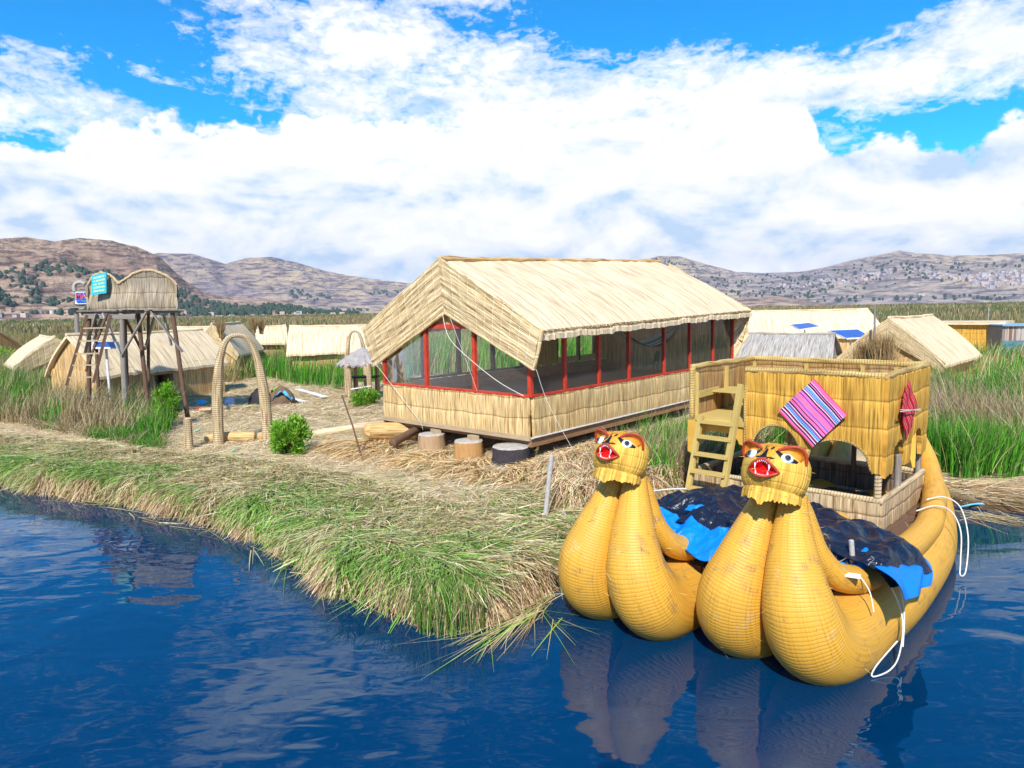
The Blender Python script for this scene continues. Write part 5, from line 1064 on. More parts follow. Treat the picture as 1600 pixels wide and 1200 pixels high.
# ------------------------------------------------------------------ double hulled reed boat. local X = prow to stern, local Y = -v (left), Z up
BO = np.array([3.54, 7.74]); BU = np.array([.690, .7238]); BV = np.array([.7238, -.690])
BROT = math.atan2(BU[1], BU[0])
def Bw(u, v, z): q = BO + BU * u + BV * v; return np.array([q[0], q[1], z])
boat = empty('reed_boat', (BO[0], BO[1], 0), BROT, 'golden double hulled reed boat with two snarling cat heads and a reed cabin', 'boat')
def b3(u, v, z): return (u, -v, z)
def hull(v0, u0, bow, name='hull_bundle'):
    """v0: centre line of the hull; bow(u): sideways shift"""
    for s in (-1, 1):
        prof = [(.16, .16, 2.20, .15), (.09, .18, 2.02, .18), (-.03, .24, 1.70, .25), (-.16, .32, 1.32, .335), (-.20, .41, .92, .43), (.02, .47, .52, .49), (.55, .48, .30, .52), (1.6, .46, .24, .50), (3.0, .46, .24, .50), (5.0, .44, .26, .48), (6.6, .42, .34, .46), (7.6, .38, .55, .40), (8.25, .32, .78, .32), (8.75, .24, 1.10, .24), (9.0, .16, 1.38, .14)]
        pts = [b3(u0 + u, v0 + s * w + bow(u), z) for u, w, z, r in prof]
        mb = MB(); mb.tube(pts, [p[3] for p in prof], 36, sub=8); mb.build(name, M['bundle'], boat)
        # thin gunwale bundle on top outer side
        g = [(.20, .16, 2.22, .08), (.27, .24, 1.98, .10), (.34, .28, 1.74, .12), (.44, .34, 1.42, .145), (.70, .44, 1.10, .17), (1.1, .52, .94, .185), (1.5, .57, .88, .18), (1.62, .57, .87, .16)]
        mb = MB(); mb.tube([b3(u0 + u, v0 + s * w + bow(u) * .9, z) for u, w, z, r in g], [q[3] for q in g], 22, sub=7); mb.build('gunwale_roll', M['bundle'], boat)
        g = [(1.60, .50, .92, .18), (2.1, .55, .94, .215), (3.2, .58, .84, .20), (4.6, .58, .84, .20), (6.2, .52, .92, .20), (7.2, .44, 1.05, .19), (7.9, .36, 1.30, .16), (8.4, .26, 1.6, .10)]
        if s * (v0 + 1.5) < 0: g = g[:4][:-1] + [(3.75, .58, .84, .18)]
        mb = MB(); mb.tube([b3(u0 + u, v0 + s * w + bow(u), z) for u, w, z, r in g], [q[3] for q in g], 20, sub=7); mb.build('gunwale_roll', M['bundle'], boat)
bowR = lambda u: .16 * math.sin(math.pi * min(max(u, 0) / 6.4, 1)) - (.07 * max(0, u - 5) ** 1.7)
bowL = lambda u: -.22 * math.sin(math.pi * min(max(u, 0) / 7, 1)) - .03 * max(0, u - 5)
HR_V, HR_U = -.53, .04; HL_V, HL_U = -2.55, -.30
hull(HR_V, HR_U, bowR); hull(HL_V, HL_U, bowL)
# ------------------------------------------------------------------ cat heads
def headR(lon, lat, dent=True):
    d = np.array([math.cos(lat) * math.cos(lon), math.cos(lat) * math.sin(lon), math.sin(lat)])
    r = 1 / math.sqrt((d[0] / .37) ** 2 + (d[1] / .44) ** 2 + (d[2] / (.35 if lat > 0 else .46)) ** 2)
    mz = math.exp(-(lon / .48) ** 2 - ((lat + .12) / .38) ** 2)
    r += .13 * mz
    r += .035 * math.exp(-((lat + .62) / .40) ** 2) * (1 - .4 * math.exp(-(lon / .5) ** 2))
    r -= .04 * math.exp(-((abs(lon) - .62) / .25) ** 2 - ((lat - .36) / .2) ** 2)
    r += .03 * math.exp(-(lon / .14) ** 2 - ((lat - .55) / .4) ** 2)
    if dent:
        m = max(0, 1.08 - abs(lon) / .42 - abs(lat + .17 + .18 * abs(lon)) / .25); r -= .12 * min(1, m * 1.6)
    if lat > .75: r *= 1 - .10 * ((lat - .75) / .8)
    return d * r
def HF(lon, lat, dent=True): return headR(lon, lat - .15, dent)
def cat_head(cu, cv, cz, sc=1.0, yaw=0.0):
    R = Matrix.Rotation(math.pi + yaw, 3, 'Z') @ Matrix.Rotation(-.36, 3, 'Y'); R = np.array(R) * sc
    C = np.array(b3(cu, cv, cz)); T = lambda p: C + R @ np.array(p, float)
    mb = MB(); n, m_ = 96, 66; rows = []; uv = []
    for j in range(m_ + 1):
        la = -.98 + (math.pi / 2 + .98 - .02) * j / m_; rows.append([T(headR(2 * math.pi * k / n - math.pi, la)) for k in range(n)]); uv.append([(k / n * 2.6, la * .42) for k in range(n + 1)])
    mb.grid(rows, uv, wrap=True, flip=True); mb.face(rows[-1], smooth=True); hd = mb.build('cat_head', M['headreed'], boat)
    def patch(poly, off, name, mat, rings=6, dens=4, par=None, thick=0):
        P = []; k = len(poly)
        for i in range(k):
            a, b = np.array(poly[i]), np.array(poly[(i + 1) % k])
            for t in range(dens): P.append(a + (b - a) * t / dens)
        c = np.mean(P, 0); rr = []
        for q in range(rings + 1):
            t = 1 - q / rings * .98; rr.append([T(HF(*(c + (p - c) * t)) * (1 + off / .45)) for p in P])
        mb = MB(); low = [T(HF(*p) * .985) for p in P]; mb.grid([low] + rr, wrap=True, UV=[[(i * .1, q * .1) for i in range(len(P) + 1)] for q in range(rings + 2)]); mb.face(rr[-1])
        bm = bmesh.new(); o = mb.build(name, mat, par or hd)
        bm.from_mesh(o.data); bmesh.ops.recalc_face_normals(bm, faces=bm.faces); bm.to_mesh(o.data); bm.free(); return o
    # painted crown between the ears
    patch([(-.62, .66), (-.75, 1.0), (-.5, 1.3), (0, 1.4), (.5, 1.3), (.75, 1.0), (.62, .66), (.30, .60), (.16, .34), (0, .26), (-.16, .34), (-.30, .60)], .006, 'painted_brow', M['headtop'], 8)
    # mouth
    mo = [(0, .235), (.10, .21), (.22, .13), (.34, .03), (.47, -.09), (.38, -.14), (.25, -.20), (.12, -.25), (0, -.26)]
    mo = mo + [(-a, b) for a, b in mo[-2:0:-1]]
    patch(mo, .008, 'mouth', M['mouthred'], 6)
    ring = []
    P = [np.array(p) for p in mo]; k = len(P)
    for i in range(k):
        for t in range(3): ring.append(T(HF(*(P[i] + (P[(i + 1) % k] - P[i]) * t / 3), False) * 1.015))
    mb = MB(); mb.tube(ring + [ring[0]], .019 * sc, 8, cap=False); mb.build('lips', M['lip'], hd)
    def tooth(lon, lat, dl, w, out=.05):
        a = T(HF(lon - w, lat, False) * .99); b = T(HF(lon + w, lat, False) * .99); c0 = T(HF(lon, lat, False) * 1.03); tip = T(HF(lon * .97, lat + dl, False) * .99); bk = T(HF(lon, lat + dl * .3, False) * .94)
        mb = MB(); mb.face([a, c0, tip]); mb.face([c0, b, tip]); mb.face([b, bk, tip]); mb.face([bk, a, tip]); mb.face([a, bk, b, c0]); mb.build('tooth', M['tooth'], hd)
    up = lambda lo: np.interp(abs(lo), [0, .10, .22, .34, .47], [.235, .21, .13, .03, -.09]) - .02; dn = lambda lo: np.interp(abs(lo), [0, .12, .25, .38, .47], [-.26, -.25, -.20, -.14, -.09]) + .02
    for lo in (-.13, -.078, -.026, .026, .078, .13): tooth(lo, up(lo), -.07, .023, .02)
    for s in (-1, 1): tooth(.205 * s, up(.205), -.21, .042, .04); tooth(.18 * s, dn(.18), .15, .036, .03)
    for lo in (-.11, -.055, 0, .055, .11): tooth(lo, dn(lo), .05, .022, .02)
    # nose + nostrils + chin
    patch([(-.085, .34), (-.13, .27), (-.05, .245), (0, .235), (.05, .245), (.13, .27), (.06, .34), (.025, .62), (-.025, .62)], .020, 'nose', M['black'], 3, 2)
    for s in (-1, 1):
        patch([(.10 * s, .30), (.20 * s, .27), (.30 * s, .31), (.20 * s, .33)], .016, 'nostril', M['black'], 2, 3)
        patch([(.26 * s, .62), (.32 * s, .70), (.50 * s, .63), (.78 * s, .54), (1.04 * s, .36), (.98 * s, .31), (.80 * s, .30), (.58 * s, .33), (.42 * s, .46)], .012, 'eye_surround', M['black'], 4, 3)
        patch([(.38 * s, .76), (.56 * s, .72), (.84 * s, .60), (1.12 * s, .38), (1.25 * s, .5), (1.1 * s, .78), (.8 * s, .98), (.45 * s, .98)], .014, 'ear_paint', M['orange'], 4, 3)
        patch([(.08 * s, .66), (.12 * s, .64), (.20 * s, .80), (.15 * s, .84)], .016, 'brow_stripe', M['black'], 2, 2)
        # eye
        d0 = HF(.70 * s, .43); nn = d0 / np.linalg.norm(d0); ex = np.cross([0, 0, 1.0], nn); ex /= np.linalg.norm(ex); ey = np.cross(nn, ex)
        look = nn + np.array([.30, -.02 * s, .0]); look /= np.linalg.norm(look)
        def disc(ctr, r0, nrm, dome, name, mat, par, sq=1):
            a = np.cross([0, 0, 1.0], nrm); a /= np.linalg.norm(a); b = np.cross(nrm, a); rows = []
            for q in range(7): t = q / 6 * math.pi / 2; rows.append([T(ctr + (a * math.cos(h) + b * math.sin(h) * sq) * r0 * math.cos(t) + nrm * dome * math.sin(t)) for h in np.arange(20) * math.pi / 10])
            mb = MB(); mb.grid(rows, wrap=True, UV=[[(0, 0)] * 21] * 7); o = mb.build(name, mat, par); return o
        disc(d0 * 1.0, .082, nn, .068, 'eyeball', M['eyewhite'], hd, .9)
        disc(d0 + look * .058, .040, look, .022, 'iris', M['iris'], hd)
        disc(d0 + look * .066, .028, look, .019, 'pupil', M['black'], hd)
        # ear: cupped shell with a red rolled rim
        e0 = HF(.34 * s, .70) * 1.0; e1 = HF(1.30 * s, .32)
        arc = []; n = 15
        for q in range(n):
            t = q / (n - 1); p = e0 * (1 - t) + e1 * t; lift = math.sin(math.pi * t) ** .7
            arc.append(p + (np.array([.02, .13 * s, .20]) * .62 + nn * .04) * lift)
        sh = []; 
        for q in range(6): v = q / 5; sh.append([T((e0 * (1 - i / (n - 1)) + e1 * i / (n - 1)) * (1 - v) * .97 + arc[i] * v + np.array([-.07, -.01 * s, -.02]) * math.sin(v * math.pi) * math.sin(i / (n - 1) * math.pi)) for i in range(n)])
        back = [[p + R @ (np.array([-.035, .0, .0])) for p in r] for r in sh]
        mb = MB(); UVs = [[(i * .06, v * .06) for i in range(n)] for v in range(6)]; mb.grid(sh, UVs, flip=s > 0); mb.grid(back, UVs, flip=s < 0); mb.build('ear', M['orange'], hd)
        mb = MB(); mb.tube([T(a + np.array([-.015, 0, 0])) for a in [e0 * 1.01] + arc[1:-1] + [e1 * 1.01]], .020 * sc, 8); mb.build('ear_rim', M['lip'], hd)
    # fringe collar
    rows = []; uv = []; n = 90; jag = [random.uniform(-.018, .018) for _ in range(n)]; jag2 = [random.uniform(-.02, .02) for _ in range(n)]
    for j, (rx, ry, z) in enumerate(((.31, .35, -.30), (.325, .37, -.33), (.335, .38, -.37), (.342, .375, -.42))):
        r = []
        for k in range(n):
            a = 2 * math.pi * k / n; dip = .06 * math.exp(-(min(abs(a), abs(a - 2 * math.pi)) / .18) ** 2); w = 1 + (.02 * math.sin(a * 23) if j else 0)
            r.append(T((math.cos(a) * rx * w + .0, math.sin(a) * ry * w, z - .05 * (1 if j == 3 else 0) * (.5 + .5 * math.cos(a)) + (jag[k] + (-.008 if k % 2 else .008) - dip if j == 3 else 0))))
        rows.append(r); uv.append([(k / n * 2.6, z) for k in range(n + 1)])
    mb = MB(); mb.grid(rows, uv, wrap=True); mb.grid([[p * 1.0 for p in r] for r in rows][::-1], uv[::-1], wrap=True); mb.build('collar', M['headreed'], boat)
cat_head(.08 + HR_U - .06, HR_V, 2.52, .91)
cat_head(.08 + HL_U - .06, HL_V, 2.50, .89, .04)
# ------------------------------------------------------------------ deck + cabin + upper box
mb = MB()
for k in range(9): mb.box(b3(3.0, -3.2 + k * .36 + .1, .72), (4.6, .33, .06))
for k in range(9): mb.box(b3(5.9, -3.2 + k * .36 + .1, .722), (1.0, .33, .06))
mb.build('deck', M['darkwood'], boat)
ua, ub, va, vb = 3.96, 6.65, -.395, -3.805; zb, zr_, zt = .70, 1.24, 3.29
def bp(c00, c10, c11, c01, nm, mt, par=None, **k):
    mb = MB(); panel(mb, b3(*c00), b3(*c10), b3(*c11), b3(*c01), **k); return mb.build(nm, M[mt], par or boat)
lowk = dict(thick=.05, step=.05, amp=.014, rows=.30)
bp((ua, vb, zb), (ua, va, zb), (ua, va, zr_), (ua, vb, zr_), 'cabin_wall', 'cabin', seed=1, **lowk)
bp((ua, va, zb), (ub, va, zb), (ub, va, zr_), (ua, va, zr_), 'cabin_wall', 'cabin', seed=2, **lowk)
bp((ub, va, zb), (ub, vb, zb), (ub, vb, zr_), (ub, va, zr_), 'cabin_wall', 'cabin', seed=3, **lowk)
bp((ub, vb, zb), (ua, vb, zb), (ua, vb, zr_), (ub, vb, zr_), 'cabin_wall', 'cabin', seed=4, **lowk)
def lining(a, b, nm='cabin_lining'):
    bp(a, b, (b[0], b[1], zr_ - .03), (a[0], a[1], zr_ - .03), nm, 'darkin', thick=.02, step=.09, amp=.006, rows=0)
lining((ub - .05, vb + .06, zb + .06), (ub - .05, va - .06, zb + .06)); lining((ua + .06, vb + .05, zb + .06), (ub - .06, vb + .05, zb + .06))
for a, b in (((ua, vb - .04), (ua, va + .03)), ((ua - .03, va), (ub + .03, va)), ((ub, vb - .03), (ub, va + .03)), ((ua, vb), (ub, vb))):
    mb = MB(); mb.tube([b3(a[0], a[1], zr_ + .03), b3((a[0] + b[0]) / 2, (a[1] + b[1]) / 2, zr_ + .02), b3(b[0], b[1], zr_ + .03)], .052, 10, sub=8, jit=.05); mb.build('cabin_rim', M['palerim'], boat)
# posts
def bpost(u, v, z0, z1, r, m='paintwood', nm='post'): mb = MB(); mb.tube([b3(u, v, z0), b3(u, v, (z0 + z1) / 2), b3(u, v, z1)], r, 8, jit=.03); return mb.build(nm, M[m], boat)
bpost(ua + .02, va - .05, zr_, 1.95, .06, 'arch'); bpost(ua + .06, vb + .06, zr_ - .1, 3.2, .05, 'paintwood'); bpost(ua + .05, -2.62, .75, 2.2, .055, 'paintwood')
bpost(ub - .1, vb + .1, .8, 2.4, .05, 'greywood'); bpost(ub - .08, va - .06, zr_, 2.4, .05, 'greywood'); bpost(5.05, va - .03, zr_, 1.85, .055, 'greywood'); bpost(ub - .1, -1.6, .8, 2.4, .05, 'darkwood'); bpost(ub - .1, -2.9, .8, 2.4, .05, 'paintwood'); bpost(5.3, vb + .08, .8, 2.4, .045, 'paintwood')
# upper walls with arched openings in their lower edge
Hu = zt - 1.62
def arches(L, spec, lowz):
    def f(u):
        x = u * L; z = lowz(x) if callable(lowz) else lowz
        for c, w, top in spec:
            d = abs(x - c) / w
            if d < 1: z = max(z, top - (top - z) * (1 - math.sqrt(max(0, 1 - d ** 2.2))))
        return (z - 1.62) / Hu
    return f
upk = dict(thick=.07, step=.033, amp=.018, rows=.45, vstep=.07)
Lf = 2.29
bp((ua, -2.685, 1.62), (ua, va, 1.62), (ua, va, zt), (ua, -2.685, zt), 'upper_wall', 'gold', seed=3, bottom=arches(Lf, ((.56, .47, 2.36), (1.62, .52, 2.22)), lambda x: 1.72 + .10 * math.exp(-((x - 1.1) / .1) ** 2)), **upk)
bp((ua, va, 1.62), (ub, va, 1.62), (ub, va, zt), (ua, va, zt), 'upper_wall', 'gold', seed=4, bottom=arches(2.69, ((.80, .36, 2.18), (1.95, .40, 2.22)), 1.66), **upk)
sc_ = dict(thick=.07, step=.06, amp=.014, rows=.45, vstep=.12)
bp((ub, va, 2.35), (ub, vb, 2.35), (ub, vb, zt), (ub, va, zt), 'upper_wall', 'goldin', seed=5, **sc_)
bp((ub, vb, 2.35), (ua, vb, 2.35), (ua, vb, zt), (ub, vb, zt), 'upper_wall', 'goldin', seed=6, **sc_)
# arch rims
for c, w, top in ((.56, .47, 2.36), (1.62, .52, 2.22)):
    P_ = []
    for k in range(17):
        x = c - w + 2 * w * k / 16; d = min(.999, abs(x - c) / w); z = top - (top - 1.74) * (1 - math.sqrt(1 - d ** 2.2)); P_.append(b3(ua - .05, -2.685 + x, z))
    mb = MB(); mb.tube(P_, .022, 6); mb.build('arch_edging', M['rim'], boat)
for pl in ([(ua, -2.72), (ua, va)], [(ua, va), (ub, va)], [(ub, va), (ub, vb)], [(ub, vb), (ua, vb)]):
    (a, b), (c, d) = pl; mb = MB(); n = 12; mb.tube([b3(a + (c - a) * k / n, b + (d - b) * k / n, zt + .03 + random.uniform(-.008, .008)) for k in range(n + 1)], .062, 12, sub=2, jit=.05); mb.build('top_rim', M['rim'], boat)
mb = MB(); mb.tube([b3(ua, vb, zt), b3(ua - .01, vb, 2.8), b3(ua, vb, 2.35)], .06, 10, sub=6, jit=.05); mb.build('end_roll', M['rim'], boat)
mb = MB(); mb.tube([b3(ua - .01, -2.70, zt), b3(ua - .02, -2.71, 2.5), b3(ua - .01, -2.70, 1.76)], .035, 8, sub=6, jit=.05); mb.build('end_roll', M['rim'], boat)
# upper floor, edge boards, bench
mb = MB()
for k in range(11): mb.box(b3(ua + .13 + k * .245, -2.1, 2.36), (.235, 3.3, .05))
mb.build('upper_floor', M['paintwood'], boat)
mb = MB(); mb.bar(b3(ua - .02, vb + .1, 2.34), b3(ua - .02, -2.72, 2.30), .06, .1); mb.build('floor_edge', M['paintwood'], boat)
mb = MB()
for k in range(3): mb.box(b3(ua + .75 + k * .27, -2.95, 2.80), (.25, 1.5, .04))
mb.build('bench_top', M['paintwood'], boat)
for u, v in ((ua + .66, -3.0), (ua + 1.4, -3.0), (ua + .66, -2.3)): mb = MB(); mb.bar(b3(u, v, 2.38), b3(u, v, 2.78), .11, .07); mb.build('bench_leg', M['paintwood'], boat)
mb = MB(); mb.bar(b3(ua + .63, -3.0, 2.72), b3(ua + .63, -2.25, 2.72), .04, .12); mb.build('bench_rail', M['paintwood'], boat)
mb = MB(); mb.bar(b3(ua + .1, vb + .09, 2.78), b3(ua + .9, vb + .09, 2.80), .04, .13); mb.build('bench_rail', M['paintwood'], boat)
for u, v in ((ua + 1.3, vb + .07), (ub - .07, -2.6), (ub - .07, -1.5), (ub - .07, -.9), (ub - .09, vb + .09)): mb = MB(); mb.box(b3(u, v, 2.82), (.07, .07, .86)); mb.build('wall_stud', M['paintwood'], boat)
# yellow boards under the entry: one with an arch cut, one tapering at the side
def cutboard(pts, nm, m='yply', th=.04, ax='u'):
    mb = MB(); a = [b3(*p) for p in pts]; off = np.array([th, 0, 0]); bk = [tuple(np.array(p) + off) for p in a]
    mb.face(a[::-1]); mb.face(bk)
    for i in range(len(a)): j = (i + 1) % len(a); mb.face([a[i], a[j], bk[j], bk[i]])
    o = mb.build(nm, M[m], boat)
    bm = bmesh.new(); bm.from_mesh(o.data); bmesh.ops.triangulate(bm, faces=[f for f in bm.faces if len(f.verts) > 4]); bmesh.ops.recalc_face_normals(bm, faces=bm.faces); bm.to_mesh(o.data); bm.free(); return o
ar = [(ua - .01, -3.25 + .42 * math.cos(a), 1.92 + .2 * math.sin(a)) for a in np.linspace(math.pi, 0, 12)]
cutboard([(ua - .01, -3.70, 2.27), (ua - .01, -3.70, 1.90)] + ar + [(ua - .01, -2.76, 1.90), (ua - .01, -2.76, 2.27)], 'arch_board')
cutboard([(ua - .03, -3.88, 2.28), (ua - .03, -3.88, 1.66), (ua - .03, -3.78, 1.62), (ua - .03, -3.60, 1.92), (ua - .03, -3.46, 2.28)], 'side_board')
# ladder, leaning on the upper floor edge
lad = MB(); lad.bar(b3(3.42, -3.62, .78), b3(ua - .10, -3.56, 2.40), .10, .07); lad.build('ladder_rail', M['paintwood'], boat)
lad = MB(); lad.bar(b3(3.42, -2.92, .78), b3(ua - .02, -2.80, 3.05), .11, .08); lad.build('ladder_rail', M['paintwood'], boat)
for k, z in enumerate((1.06, 1.38, 1.70, 2.02, 2.30)):
    t = (z - .78) / 1.62; u = 3.42 + (ua - .10 - 3.42) * t; mb = MB(); mb.box(b3(u - .02, -3.24 + .02 * k, z), (.2, .68, .045)); mb.build('rung', M['paintwood'], boat)
# the inner stern boards seen through the windows
for v_ in (HR_V, HL_V):
    mb = MB(); v_ -= .42; mb.tube([b3(7.15, v_, .7), b3(7.5, v_ - .05, 1.2), b3(7.75, v_ - .1, 1.65), b3(7.85, v_ - .1, 2.0)], [.40, .38, .32, .2], 22, sub=6); mb.build('hull_bundle', M['bundle'], boat)
# ------------------------------------------------------------------ striped cloths on the cabin
def textile(corners, name, label, kind=0, sag=.0, n=24):
    m, nt, bs = newmat('striped_textile' if kind == 0 else 'red_textile'); uv = nt.nodes.new('ShaderNodeUVMap').outputs[0]; s = nt.nodes.new('ShaderNodeSeparateXYZ'); nt.links.new(uv, s.inputs[0])
    if kind == 0:
        pk, dk, wt, bl, pu, rd = (.86, .17, .42), (.015, .01, .05), (.85, .75, .85), (.02, .12, .5), (.20, .03, .35), (.75, .05, .12)
        seq = [(.0, rd), (.02, pk), (.06, dk), (.09, wt), (.11, rd), (.13, dk), (.16, wt), (.175, bl), (.255, rd), (.275, wt), (.29, dk), (.325, pk), (.38, dk), (.40, pk), (.45, bl), (.475, pk), (.52, (.9, .2, .2)), (.54, pk), (.59, pu), (.615, pk), (.66, dk), (.69, wt), (.705, rd), (.72, bl), (.80, wt), (.82, dk), (.85, pk), (.875, dk), (.895, wt), (.91, pk)]
        seq = seq[:32]
        r = ramp(nt, s.outputs[0], [(.0, pk)]) if False else None
        # two chained ramps, each up to 16 stops
        def rr(sub): q = ramp(nt, s.outputs[0], sub); q.color_ramp.interpolation = 'CONSTANT'; return q.outputs[0]
        half = len(seq) // 2; a = rr(seq[:half]); b = rr(seq[half:]); c = mixc(nt, mth(nt, 'GREATER_THAN', s.outputs[0], seq[half][0]), a, b)
        # little diamond motifs in the blue bands
        ck = nt.nodes.new('ShaderNodeTexChecker'); ck.inputs['Scale'].default_value = 38; nt.links.new(mapping(nt, uv, (1, 1, 1), rot=(0, 0, .785)), ck.inputs[0])
        inb = mth(nt, 'ADD', mth(nt, 'MULTIPLY', mth(nt, 'GREATER_THAN', s.outputs[0], .18), mth(nt, 'LESS_THAN', s.outputs[0], .245)), mth(nt, 'MULTIPLY', mth(nt, 'GREATER_THAN', s.outputs[0], .725), mth(nt, 'LESS_THAN', s.outputs[0], .79)))
        c = mixc(nt, mth(nt, 'MULTIPLY', mth(nt, 'MULTIPLY', inb, ck.outputs[1]), .8), c, (.35, .65, .85))
        ed = mth(nt, 'GREATER_THAN', mth(nt, 'ABSOLUTE', mth(nt, 'SUBTRACT', s.outputs[0], .5)), .487); c = mixc(nt, ed, c, rd)
    else:
        w = nt.nodes.new('ShaderNodeTexWave'); w.inputs['Scale'].default_value = 1.6; w.inputs['Distortion'].default_value = .6; nt.links.new(uv, w.inputs[0])
        c = ramp(nt, w.outputs[1], [(.0, (.5, .005, .01)), (.35, (.62, .02, .03)), (.6, (.16, .06, .07)), (.78, (.75, .45, .45)), (.88, (.6, .01, .02))]).outputs[0]
    nt.links.new(c, bs.inputs['Base Color']); bs.inputs['Roughness'].default_value = .85; bs.inputs['Specular IOR Level'].default_value = .15
    A, B, C_, D_ = [np.array(q, float) for q in corners]; rows = []; uvs = []
    nr = np.cross(B - A, D_ - A); nr /= np.linalg.norm(nr)
    for i in range(n + 1):
        r = []; w = []
        for j in range(n + 1):
            u, v = i / n, j / n; p = (A * (1 - u) + B * u) * (1 - v) + (D_ * (1 - u) + C_ * u) * v
            r.append(p + nr * (.012 * math.sin(u * 9 + v * 3) + .01 * math.sin(v * 11)) - A); w.append((u, v))
        rows.append(r); uvs.append(w)
    mb = MB(); mb.grid(rows, uvs); mb.grid([[p - nr * .008 for p in r] for r in rows], uvs, flip=True); o = mb.build(name, m, loc=tuple(A)); tag(o, label, 'cloth'); return o
# diamond: top corner, right, bottom, left on the front wall
def onfront(px, py, e=.12):
    # intersect the pixel's ray with the front wall plane
    r = ray(px, py); n = np.array([BU[0], BU[1], 0]); p0 = Bw(ua - e, 0, 0); t = (n @ (p0 - [0, 0, CAMH])) / (n @ r); return np.array([0, 0, CAMH]) + r * t
def onside(px, py, e=.13):
    r = ray(px, py); n = np.array([BV[0], BV[1], 0]); p0 = Bw(0, va + e, 0); t = (n @ (p0 - [0, 0, CAMH])) / (n @ r); return np.array([0, 0, CAMH]) + r * t
Tt, Rr, Bb, Ll = onfront(1272, 592), onfront(1324, 648), onfront(1270, 699), onfront(1216, 642)
textile([Ll, Tt, Rr, Bb][:1] + [Tt, Rr, Bb], 'striped_cloth', 'pink striped woven cloth hung as a diamond on the front of the boat cabin')
bpy.data.objects['striped_cloth']
t_, r_, b_, l_ = onside(1419, 593), onside(1434, 637, .2), onside(1418, 690), onside(1408, 640, .13)
textile([t_, l_, b_, r_], 'striped_cloth', 'narrow red striped cloth tied on the right side of the boat cabin', 1, n=14)
mb = MB(); a = onside(1407, 643, .17); b = onside(1438, 639, .24); mb.bar(a - a, b - a, .012, .012); mb.bar(np.array([0, 0, .03]), b - a + [0, 0, -.02], .012, .012); o = mb.build('cloth_tie', M['rope'], loc=tuple(a)); tag(o, 'pale cord tied across the red cloth on the cabin side', 'cord')
# ------------------------------------------------------------------ tarpaulins over the fore deck
def tarp(poly_fn, nu, nv, name, label, mat, parent=None, amp=.09, seed=0, sc=1.0):
    rows = []; uvs = []
    for i in range(nu + 1):
        r = []; w = []
        for j in range(nv + 1):
            u, v = i / nu, j / nv; p = np.array(poly_fn(u, v), float); q = p[:2] * sc
            f1 = float(fbm(q[0] * 1.0 + seed + .6 * float(vnoise(q[0] * 3, q[1] * 3)), q[1] * 1.6, 2)); f2 = float(fbm(q[0] * 2.4 + q[1] * 1.2 + seed, q[1] * 3.0 - q[0], 2)); f3 = float(vnoise(q[0] * 11 + q[1] * 5, q[1] * 9 + seed)); z = amp * (1.5 - 5.5 * abs(f1 - .5)) + amp * (.6 - 2.6 * abs(f2 - .5)) + amp * .12 * (1 - 2 * abs(2 * f3 - 1)); z *= min(1, 12 * min(u, v, 1 - u, 1 - v) + .25); z = max(z, -amp * .3)
            p[2] += z; r.append(p); w.append((u, v))
        rows.append(r); uvs.append(w)
    mb = MB(); mb.grid(rows, uvs, smooth=True); mb.grid([[p - np.array([0, 0, .008]) for p in r] for r in rows], uvs, smooth=True, flip=True)
    o = mb.build(name, mat, parent);
    if not parent: o.location = (BO[0], BO[1], 0); o.rotation_euler = (0, 0, BROT)
    return o
def loc_(px, py, z): p = at(px, py, z)[:2] - BO; return p @ BU, p @ BV
_fl, _fr, _ar = loc_(1262, 884, 1.05), loc_(1392, 903, 1.12), loc_(1446, 874, 1.12)
def t_right(u, v):  # u: fore to aft, v: left to right
    a = np.array([1.1, -1.7]); b = np.array(_fr); c = np.array(_ar) + [.35, 0]; d = np.array([3.85, -1.7]); p = (a * (1 - v) + b * v) * (1 - u) + (d * (1 - v) + c * v) * u
    z = 1.06 - .14 * u ** 2 + .15 * math.sin(math.pi * v) - .12 * max(0, v - .93) / .07
    return b3(p[0] + .35 * (1 - u) * math.sin(math.pi * v) * .3, p[1] + .04 * math.sin(u * 9), z + .04)
R_ = tarp(t_right, 100, 100, 'tarpaulin', '', M['tarpblack'], seed=3); tag(R_, 'black plastic sheet with a blue corner flapping over the right gunwale', 'tarp', 'tarps covering the fore deck')
def at_v(px, py, v):
    r = ray(px, py); n = np.array([BV[0], BV[1], 0]); p0 = Bw(0, v, 0); t = (n @ (p0 - [0, 0, CAMH])) / (n @ r); q = np.array([0, 0, CAMH]) + r * t; e = q[:2] - BO; return np.array([e @ BU, e @ BV, q[2]])
def blue_corner(u, v):
    a = at_v(1366, 885, .36); b = at_v(1449, 872, .52); c = at_v(1451, 914, .74); d = at_v(1414, 943, .80); p = (a * (1 - u) + b * u) * (1 - v) + (d * (1 - u) + c * u) * v; return b3(p[0], p[1] + .05 * math.sin(math.pi * v) + .03 * math.sin(u * 11 + v * 3), p[2] + .05 * math.sin(math.pi * v))
tarp(blue_corner, 26, 18, 'blue_lining', '', M['tarpblue'], R_, .015, 5, 2)
_b0, _b1 = loc_(1282, 880, 1.05), loc_(1345, 905, 1.0)
def blue_front(u, v): return b3(_b0[0] * (1 - u) + _b1[0] * u + .45 * v, _b0[1] * (1 - u) + _b1[1] * u, .98 + .16 * v + .05 * math.sin(u * 17) * v)
tarp(blue_front, 24, 12, 'blue_lining', '', M['tarpblue'], R_, .07, 8, 2)
def t_left(u, v):
    uu = .98 + 2.8 * u; vv = -3.15 + 1.55 * v; z = 1.03 - .10 * u ** 2 + .20 * math.sin(math.pi * v) + .08 * math.sin(u * 5); return b3(uu, vv, z)
